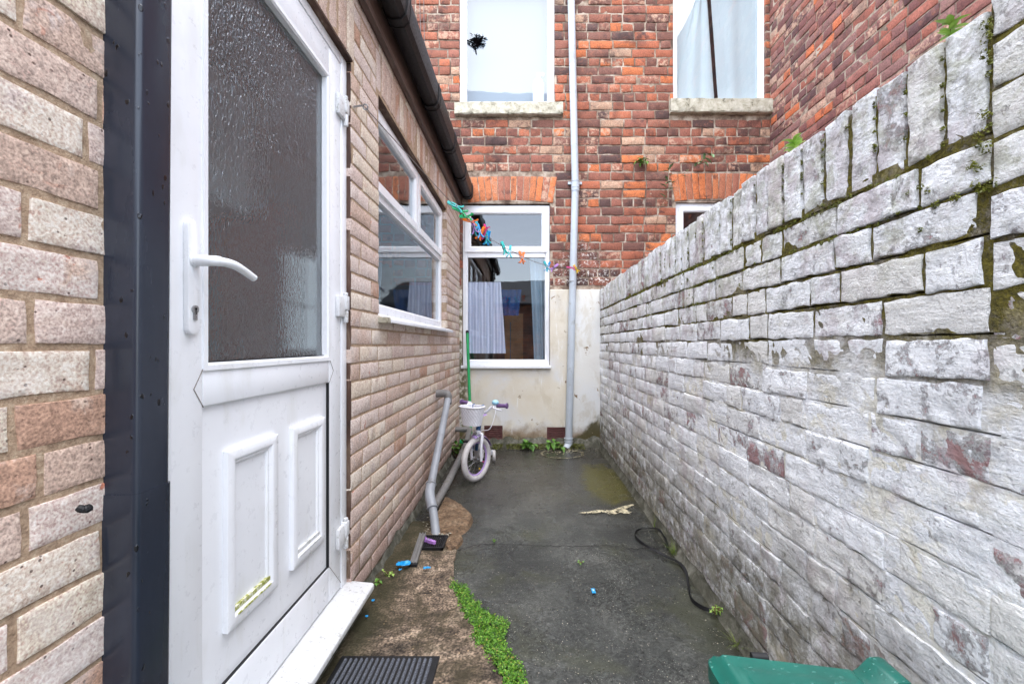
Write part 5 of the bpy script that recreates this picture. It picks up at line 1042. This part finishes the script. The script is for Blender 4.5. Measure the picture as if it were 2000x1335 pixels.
# ================================================================ clothes line and pegs
def line_pts():
    a, b = Vector((XL + .045, 1.778, 2.088)), Vector((.545, 4.545, 1.915))
    K = [(0, 2.088), (.222, 1.877), (.357, 1.792), (.543, 1.770), (.725, 1.797), (1, 1.915)]
    return polyline([(a.x + (b.x - a.x) * t, a.y + (b.y - a.y) * t, z) for t, z in K], 12)
def build_line():
    L = line_pts(); t = thing('clothesline', 'thin sagging grey washing line from the buff wall to the back downpipe', 'clothesline', L[0]); m = MB(); m.tube(L, .0022, 6); m.build('line', MT['wire'], t, smooth=True)
    m = MB(); e = L[-1]; m.torus(e + Vector((-.012, .0, 0)), (0, 0, 1), .044, .003, 24, 6); m.build('knot', MT['wire'], t)
    # one peg: two prongs and a spring, copied along the line
    def peg_parts(root, mat):
        m = MB()
        for s in (-1, 1):
            pr = [(s * .0015, .004), (s * .0065, .004), (s * .0062, .018), (s * .0042, .030), (s * .009, .042), (s * .0145, .046), (s * .0145, .050), (s * .0105, .0495), (s * .005, .043), (s * .0008, .030), (s * .0022, .020)]
            m.prism([(p[0], -p[1] * 1.0 + .012) for p in pr] if s > 0 else [(p[0], -p[1] + .012) for p in pr][::-1], 'y', -.0055, .0055)
        m.prism([(-.006, .008), (.006, .008), (.0062, .022), (.0035, .026), (-.0035, .026), (-.0062, .022)], 'y', -.005, .005)
        a = m.build('prongs', mat, None); a.parent = root; a.scale = (1.45, 1.45, 1.45)
        m = MB(); m.torus((0, -.0065, -.010), (0, 1, 0), .0042, .0011, 14, 6); m.torus((0, .0065, -.010), (0, 1, 0), .0042, .0011, 14, 6); b = m.build('spring', MT['chrome'], None); b.parent = root; b.scale = (1.45, 1.45, 1.45)
    spec = [(886, 'turq', 70, 'turquoise peg highest on the washing line, nearest the buff wall'), (895, 'green', 65, 'light green peg, second down from the upper end of the washing line'), (908, 'green', 80, 'mint green peg just above the orange pair on the washing line'), (916, 'orange', 75, 'orange peg tilted sideways above the bunched pegs'),
            (924, 'lilac', 15, 'pale lilac peg at the upper end of the bunched pegs'), (929, 'teal', -10, 'teal peg in the bunch, next to the lilac peg'), (935, 'blue', 12, 'blue peg in the middle of the bunch on the washing line'), (941, 'orange', -25, 'small orange peg squeezed between blue pegs in the bunch'),
            (945, 'pink', 150, 'pink peg pointing upwards in the bunch'), (949, 'teal', 14, 'teal peg hanging at the lower side of the bunch'), (953, 'blue', -14, 'blue peg at the lower end of the bunch'), (983, 'turq', 20, 'turquoise peg alone just below the bunch on the washing line'),
            (996, 'teal', -8, 'teal peg between the lone turquoise peg and the orange pair'), (1017, 'orange', 16, 'orange peg hanging open over the window, upper of two'), (1021, 'orange', -14, 'orange peg hanging open over the window, lower of two'), (1066, 'teal', 25, 'teal peg at the right edge of the window frame'), (1071, 'blue', -22, 'blue peg hooked beside the teal peg at the window edge'),
            (1084, 'lilac', -55, 'lilac peg on the line just right of the window frame'), (1113, 'pink', 85, 'pink peg lying along the line next to the downpipe'), (1124, 'yellow', 35, 'yellow peg at the far end of the line in front of the downpipe')]
    rg = random.Random(8); protos = {}
    for px, col, ang, lab in spec:
        p = min(L, key=lambda q: abs(VX + F * q.x / q.y - px)); i = L.index(p)
        for a, b in zip(L, L[1:]):
            ua, ub = VX + F * a.x / a.y, VX + F * b.x / b.y
            if ua <= px <= ub: p = a + (b - a) * ((px - ua) / (ub - ua)); break
        r = thing('clothes_peg', lab, 'clothes peg', p, 'clothes pegs on the washing line', (rg.uniform(-.25, .25), R(-ang), R(rg.uniform(-35, 35))))
        if col not in protos: peg_parts(r, MT[col]); protos[col] = list(r.children)
        else:
            for ch in protos[col]: c = ch.copy(); COL.objects.link(c); c.parent = r
    # the peg fallen on the drain
    r = thing('clothes_peg', 'lilac peg fallen on the drain grate', 'clothes peg', gr(840, 1056, .03), None, (R(90), 0, R(60)))
    for ch in protos['lilac']: c = ch.copy(); COL.objects.link(c); c.parent = r

# ================================================================ loose things
def build_props():
    # broom
    b = at(921, 862, 4.30); b.z = .03; tp = at(912.5, 645, 4.54); t = thing('broom', 'tall green broom handle leaning beside the back window behind the bicycle', 'broom', b)
    d = (tp - b).normalized(); m = MB(); m.tube([b + d * .10, tp - d * .02], .0155, 14); m.build('handle', MT['broom_green'], t, smooth=True)
    m = MB(); m.tube([tp - d * .03, tp - d * .008, tp], [.0170, .0165, .009], 14); m.build('cap', MT['black'], t, smooth=True)
    m = MB(); m.box(b.x - .12, b.x + .12, b.y - .025, b.y + .025, b.z + .07, b.z + .105); m.build('head', MT['broom_green'], t, bevel=.008)
    m = MB(); rg = random.Random(1)
    for k in range(160): x, y = b.x + rg.uniform(-.11, .11), b.y + rg.uniform(-.02, .02); m.tube([(x, y, b.z + .072), (x + rg.uniform(-.012, .012), y + rg.uniform(-.012, .012), b.z - .026)], .0013, 4, caps=False)
    m.build('bristles', MT['black'], t)
    # doormat
    x0, x1, y0, y1 = -.640, -.298, .90, 1.477; t = thing('doormat', 'dark grey ribbed doormat with rubber edge on the brown concrete', 'doormat', ((x0 + x1) / 2, (y0 + y1) / 2, .012))
    m = MB(); m.box(x0, x1, y0, y1, .013, .0195); m.build('border', MT['black'], t, bevel=.003)
    m = MB(); n = 17
    for k in range(n):
        xa = x0 + .016 + (x1 - x0 - .032) * k / n; xb = xa + (x1 - x0 - .032) / n * .62
        m.grid(lambda s, t_: Vector((xa + (xb - xa) * s, y0 + .018 + (y1 - y0 - .036) * t_, .0192 + .0062 * math.sin(math.pi * s) ** .6 + .0012 * noise.noise(Vector((xa * 300, t_ * 150, 0))))), 4, 150)
    m.build('ribs', MT['mat'], t, smooth=True, recalc=False)
    # black strap
    px = [(1305, 1074), (1296, 1048), (1283, 1037), (1262, 1035), (1246, 1037), (1240, 1046), (1247, 1058), (1265, 1072), (1300, 1091), (1326, 1103), (1340, 1120), (1345, 1150), (1352, 1175), (1372, 1192), (1390, 1199), (1408, 1204)]
    pts = polyline([gr(a, b) + Vector((0, 0, .006 + .004 * math.sin(i))) for i, (a, b) in enumerate(px)], 8); m = MB(); vs = []
    for i, p in enumerate(pts):
        tg = (pts[min(i + 1, len(pts) - 1)] - pts[max(0, i - 1)]).normalized(); s = Vector((-tg.y, tg.x, 0)).normalized(); k = .5 + .5 * math.sin(i * .11); w = s * .0075 * k + Vector((0, 0, .009)) * (1 - k); n = w.cross(tg).normalized() * .0016
        vs += [p - w + n + Vector((0, 0, .006)), p + w + n + Vector((0, 0, .006)), p + w - n + Vector((0, 0, .006)), p - w - n + Vector((0, 0, .006))]
    m.add(vs, [(4 * i + a, 4 * i + (a + 1) % 4, 4 * i + 4 + (a + 1) % 4, 4 * i + 4 + a) for i in range(len(pts) - 1) for a in range(4)] + [(0, 1, 2, 3), tuple(4 * (len(pts) - 1) + i for i in (3, 2, 1, 0))])
    tag(m.build('strap', MT['black'], None, smooth=True), 'black strap lying in a loose curl on the ground by the white wall', 'strap')
    # grey trunking off-cut at the drain
    a, b = gr(807, 1101, .02), gr(826, 1042, .05); d = (b - a).normalized(); s = Vector((d.y, -d.x, 0)).normalized(); u = s.cross(d); m = MB(); pr = [(-.017, -.008), (.017, -.008), (.017, .010), (.013, .010), (.011, .003), (.003, .003), (.002, .010), (-.002, .010), (-.003, .003), (-.011, .003), (-.013, .010), (-.017, .010)]; n = len(pr)
    m.add([a + s * p[0] + u * p[1] for p in pr] + [b + s * p[0] + u * p[1] for p in pr], [(i, (i + 1) % n, n + (i + 1) % n, n + i) for i in range(n)] + [tuple(range(n))[::-1], tuple(range(n, 2 * n))])
    t = thing('trunking_offcut', 'short grey plastic trunking lying against the wall foot by the drain', 'trunking', a); m.build('channel', MT['grey_pipe_dark'], t)
    m = MB(); c = a; m.box(c.x - .021, c.x + .021, c.y - .012, c.y + .010, .010, .026); m.build('end_cap', MT['black'], t, bevel=.004)
    # blue scraps
    def scrap(px, py, n, r, seed, lab, fold=.5):
        c = gr(px, py, .014); rg = random.Random(seed); m = MB()
        m.grid(lambda s, t: c + Vector(((s - .5) * n * r + .25 * r * noise.noise(Vector((s * 3, t * 3, seed))), (t - .5) * r * 1.0 + .3 * r * noise.noise(Vector((s * 3, t * 3, seed + 9))), .008 + .010 * fold * (1 + noise.noise(Vector((s * 2.2, t * 2, seed)))))), 14, 7)
        o = m.build('plastic_scrap', MT['blue'], None, smooth=True, recalc=False); md = o.modifiers.new('thick', 'SOLIDIFY'); md.thickness = .003; tag(o, lab, 'plastic scrap', 'blue plastic scraps by the door')
    scrap(788, 1107, 2.2, .030, 1, 'crumpled blue plastic scrap, the largest, at the end of the grey trunking', 1.3); scrap(834, 1112, 2.4, .014, 2, 'thin blue plastic scrap on the brown concrete right of the trunking', .4); scrap(728, 1176, 1.2, .009, 3, 'small blue plastic fleck beside the door sill, farther one', .3); scrap(716, 1207, 1.2, .009, 4, 'small blue plastic fleck beside the door sill, nearer one', .3); scrap(781, 1115, 1.2, .010, 5, 'tiny blue plastic fleck just below the largest scrap', .3)
    c = gr(1159, 1153, .004); t = thing('paper_label', 'tiny blue and white printed label lying on the dark ground', 'label', c); m = MB(); m.box(c.x - .008, c.x + .008, c.y - .018, c.y + .018, .004, .0052); m.build('card', MT['blue'], t); m = MB()
    for k in (-1, 1): m.box(c.x - .004, c.x + .004, c.y + .004 * k - .0015 + .004, c.y + .004 * k + .0015 + .004, .0053, .0057)
    m.box(c.x - .001, c.x + .001, c.y, c.y + .008, .0058, .0060); m.build('print', MT['bike_white'], t)
    # green bin by the wall: body, lid with raised rim, hinge handle
    zt = .513; Yb = .835; xa, xb = .350, .622; t = thing('green_bin', 'wet green plastic bin with closed lid standing against the white wall', 'bin', (.52, .65, 0)); y0 = .30
    m = MB(); ring0 = [(xa + .03, y0 + .05), (xb - .03, y0 + .05), (xb - .03, Yb - .05), (xa + .03, Yb - .05)]; ring1 = [(xa + .012, y0 + .02), (xb - .012, y0 + .02), (xb - .012, Yb - .02), (xa + .012, Yb - .02)]
    m.add([(p[0], p[1], .004) for p in ring0] + [(p[0], p[1], zt - .03) for p in ring1], [(0, 1, 2, 3), (0, 1, 5, 4), (1, 2, 6, 5), (2, 3, 7, 6), (3, 0, 4, 7), (4, 5, 6, 7)]); m.build('body', MT['bin'], t, bevel=.02, seg=3)
    m = MB(); N = 44
    def lid(s, q):
        x = xa + (xb - xa) * s; y = y0 + (Yb - y0) * q; e = min(s * (xb - xa), (1 - s) * (xb - xa), q * (Yb - y0), (1 - q) * (Yb - y0)); z = zt - .026 * (1 - smooth(e / .030)) ** 1.4 - .012 * s
        if .13 < s < .87 and .12 < q < .90: z += .006 * smooth(min((s - .13), (.87 - s), (q - .12), (.90 - q)) / .025)
        cx, cy = (s - .5) * 2, (q - .5) * 2; k = max(0, (abs(cx) ** 9 + abs(cy) ** 9) ** (1 / 9)); rr = 1.0
        if abs(cx) > .86 and abs(cy) > .90: f = math.hypot((abs(cx) - .86) / .14, (abs(cy) - .90) / .10); rr = 1 if f <= 1 else 1 / f
        if rr < 1: x = (xa + xb) / 2 + math.copysign(.86 + (abs(cx) - .86) * rr, cx) * (xb - xa) / 2; y = (y0 + Yb) / 2 + math.copysign(.90 + (abs(cy) - .90) * rr, cy) * (Yb - y0) / 2
        y -= .030 * s if q > .5 else 0
        return Vector((x, y, z))
    m.grid(lid, N, N); vs = [lid(i / N, 0) for i in range(N)] + [lid(1, j / N) for j in range(N)] + [lid(1 - i / N, 1) for i in range(N)] + [lid(0, 1 - j / N) for j in range(N)]; n = len(vs)
    m.add(vs + [v - Vector((0, 0, .03)) for v in vs], [(i, (i + 1) % n, n + (i + 1) % n, n + i) for i in range(n)]); m.build('lid', MT['bin'], t, smooth=True)
    m = MB(); m.prism([(.565, .480), (.600, .482), (.622, .494), (.640, .512), (.646, .515), (.664, .515), (.670, .512), (.728, .452), (.708, .442), (.660, .490), (.648, .490), (.622, .470), (.565, .460)], 'y', .735, .800); m.prism([(.690, .44), (.728, .452), (.728, .43), (.690, .42)], 'y', .40, .735); m.build('handle', MT['bin'], t, bevel=.005)
    m = MB(); m.tube([(.440, Yb - .006, zt - .022), (.470, Yb - .008, zt - .022)], .008, 12); m.build('hinge_pin', MT['black'], t, smooth=True)

def build_curtains():
    def drape(name, lab, cat, mat, x0, x1, z0, z1, y, nf, amp, fnx=None, group=None, seed=0):
        m = MB()
        def fn(s, t):
            z = z0 + (z1 - z0) * t; xa, xb = (x0, x1) if fnx is None else fnx(t); x = xa + (xb - xa) * s
            return Vector((x, y + amp * math.sin(s * nf * 6.2832 + .8 * noise.noise(Vector((s * 4, t * 1.5, seed)))) + amp * .8 * noise.noise(Vector((s * 5, t * 3, seed + 4))), z))
        m.grid(fn, 90, 24); o = m.build(name, mat, None, smooth=True, recalc=False); return tag(o, lab, cat, group)
    drape('net_curtain', 'white and lilac striped net hanging at the left of the downstairs window', 'curtain', MT['net'], bx_(906), bx_(990), bz_(690), bz_(548), YB + .10, 7, .006, lambda t: (bx_(908), bx_(987 - 10 * t)))
    drape('blue_cloth', 'dark blue cloth hanging in a slanting fold behind the downstairs glass', 'cloth', MT['bluecloth'], 0, 0, bz_(613), bz_(560), YB + .24, 3, .015, lambda t: (bx_(966), bx_(1012 + 6 * t)))
    drape('curtain', 'pale blue curtain hanging at the right of the downstairs window', 'curtain', MT['bluecurtain'], bx_(1035), bx_(1072), bz_(712), bz_(478), YB + .16, 3, .018, lambda t: (bx_(1044 - 10 * t), bx_(1074)))
    t = thing('inner_door', 'plain varnished wooden cupboard door inside the downstairs room', 'door', (bx_(1012), YB + 1.2, .4)); m = MB(); x0 = (1003 - VX) / F * (YB + 1.2); m.box(x0 - .12, x0 + .13, YB + 1.2, YB + 1.24, .3, H + (672 - 612) / F * (YB + 1.2)); m.build('leaf', MT['wood'], t); m = MB(); m.box(x0 - .05, x0 - .035, YB + 1.192, YB + 1.2, .35, 1.4); m.build('rail', MT['room_dark'], t)
    drape('hung_sheet', 'white sheet hung straight behind the right part of the right upstairs window', 'sheet', MT['sheet'], bx_(1404), bx_(1492), bz_(196), 5.12, YB + .095, 2, .008, lambda t: (bx_(1411 - 18 * t), bx_(1492)), None, 3)
    drape('hung_sheet', 'white sheet pulled aside with a slanting fold in the right upstairs window', 'sheet', MT['sheet'], bx_(1330), bx_(1400), bz_(196), 5.12, YB + .125, 2, .010, lambda t: (bx_(1322 + 52 * t), bx_(1406 - 18 * t)), None, 5)
    drape('hung_sheet', 'pale sheet stretched flat behind the slanting one in the right upstairs window', 'sheet', MT['sheet'], bx_(1318), bx_(1390), bz_(196), 5.12, YB + .150, 1, .003, None, None, 6)
    drape('added_backing', 'smooth pale blind added inside the left upstairs window to brighten it', 'blind', MT['blind'], bx_(903), bx_(1078), bz_(203), 5.13, YB + .22, .5, .002, None, None, 9)  # pale cloth added behind the glass to brighten the pane
    # dark feathery shape just outside the left upstairs pane
    c = Vector((bx_(925), YB + .047, bz_(80))); t = thing('dark_shape', 'small black feathery ornament against the left upstairs window pane', 'ornament', c); m = MB(); rg = random.Random(4)
    m.tube(polyline([Vector((bx_(911), YB + .047, bz_(73))), Vector((bx_(918), YB + .047, bz_(76))), Vector((bx_(926), YB + .047, bz_(82))), Vector((bx_(929), YB + .047, bz_(100)))], 6), .007, 8); m.tube([Vector((bx_(911), YB + .047, bz_(78))), Vector((bx_(926), YB + .047, bz_(90)))], .005, 6); m.build('stalk', MT['dark'], t); m = MB()
    for k in range(150):
        p = Vector((bx_(931) + rg.gauss(0, .030), YB + .044 + rg.uniform(-.006, .006), bz_(77) + rg.gauss(0, .032))); leaf(m, p, Vector((rg.uniform(-1, 1), rg.uniform(-.1, .05), rg.uniform(-.4, 1))), .045, .009, .1)
    m.build('feathers', MT['dark'], t, recalc=False)
    c = Vector((bx_(1052), YB + .09, bz_(193))); t = thing('white_bottle', 'white spray bottle standing inside the left upstairs window', 'bottle', c); m = MB(); pr = [(.0, 0), (.06, 0), (.062, .02), (.062, .2), (.05, .25), (.022, .275), (.02, .30), (.0, .30)]
    m.grid(lambda s, q: c + Vector((pr[round(q * 7)][0] * math.cos(6.2832 * s), pr[round(q * 7)][0] * .6 * math.sin(6.2832 * s), pr[round(q * 7)][1])), 20, 7); m.build('body', MT['bike_white'], t, smooth=True); m = MB(); m.box(c.x - .02, c.x + .065, c.y - .014, c.y + .014, c.z + .295, c.z + .335); m.build('trigger', MT['bike_white'], t, bevel=.006)
    # inside the extension: box, panel and cloth added to tone the door glass, and a curtain
    t = thing('tone_box', 'pale kitchen wall cupboard dimly seen through the upper part of the ribbed door glass', 'cupboard', (-1.75, 2.0, 1.75)); m = MB(); m.box(-1.915, -1.60, 1.55, 2.35, 1.80, 2.46); m.build('tone_box_body', MT['upvc'], t); m = MB(); m.box(-1.599, -1.582, 1.56, 1.945, 1.81, 2.45); m.build('tone_box_front', MT['upvc'], t, bevel=.003); m = MB(); m.box(-1.599, -1.582, 1.955, 2.34, 1.81, 2.45); m.build('tone_box_front', MT['upvc'], t, bevel=.003)  # added box, stands in for a pale reflection in the door glass
    t = thing('tone_panel', 'reddish brown wooden door dimly seen through the middle of the ribbed door glass', 'door', (-1.9, 2.75, .1)); m = MB(); m.box(-1.915, -1.875, 2.40, 3.08, .1, 2.08); m.build('leaf', MT['tone_brown'], t, bevel=.004); m = MB(); m.box(-1.874, -1.85, 2.46, 2.49, 1.0, 1.12); m.build('handle', MT['chrome'], t)  # added panel, gives the door glass a brown tone
    m = MB(); m.grid(lambda s, q: Vector((-1.985 + .006 * math.sin(s * 30), 3.15 + .70 * s, .99 + .88 * q)), 30, 3); tag(m.build('added_far_backing', MT['sheet'], None, smooth=True, recalc=False), 'pale blind added over the far opening to mute its sky light, seen blurred through the ribbed door glass', 'blind')  # cloth added to tone down the sky seen through the far opening
    m = MB(); m.grid(lambda s, q: Vector((XL - .20 - .03 * math.sin(s * 25), 2.15 + .28 * s, 1.15 + 1.1 * q)), 40, 4); tag(m.build('curtain', MT['bluecurtain'], None, smooth=True, recalc=False), 'blue grey curtain drawn to the near side of the extension window', 'curtain')

# ================================================================ light and camera
def build_light():
    w = bpy.data.worlds.new('World'); scene.world = w; w.use_nodes = True; nt = w.node_tree; bg = nt.nodes['Background']
    sk = nt.nodes.new('ShaderNodeTexSky'); sk.sky_type = 'NISHITA'; sk.sun_disc = False; el, az = R(78), R(182)
    sk.sun_elevation = el; sk.sun_rotation = az; sk.air_density = 1.0; sk.dust_density = 1.0; sk.ozone_density = 1.0
    hs = nt.nodes.new('ShaderNodeHueSaturation'); hs.inputs['Saturation'].default_value = 0.5; nt.links.new(sk.outputs[0], hs.inputs['Color']); nt.links.new(hs.outputs[0], bg.inputs['Color']); bg.inputs['Strength'].default_value = 0.15
    l = bpy.data.lights.new('sun', 'SUN'); l.energy = 1.1; l.angle = R(95); l.color = (1, .97, .93); o = bpy.data.objects.new('sun', l); COL.objects.link(o)
    d = Vector((math.sin(az) * math.cos(el), math.cos(az) * math.cos(el), math.sin(el))); o.rotation_euler = d.to_track_quat('Z', 'Y').to_euler(); o.location = d * 20
def build_camera():
    c = bpy.data.cameras.new('camera'); c.sensor_width = 36; c.lens = F * 36 / 2000; c.shift_x = (1000 - VX) / 2000; c.shift_y = (VY - 667.5) / 2000; c.clip_start = .02; c.clip_end = 500
    o = bpy.data.objects.new('camera', c); COL.objects.link(o); o.location = (0, 0, H); o.rotation_euler = (R(90), 0, 0); scene.camera = o
    scene.view_settings.view_transform = 'Standard'; scene.view_settings.look = 'None'; scene.view_settings.gamma = 1; scene.view_settings.exposure = EXPOSURE
    scene.cycles.max_bounces = 7; scene.cycles.diffuse_bounces = 4; scene.cycles.glossy_bounces = 3; scene.cycles.transmission_bounces = 5; scene.cycles.transparent_max_bounces = 10; scene.cycles.use_denoising = True
EXPOSURE = 2.44
build_materials(); build_ground(); build_extension(); build_house(); build_wing(); build_yard_wall(); build_outbuilding()
build_plants(); build_bike(); build_line(); build_props(); build_curtains(); build_light(); build_camera()
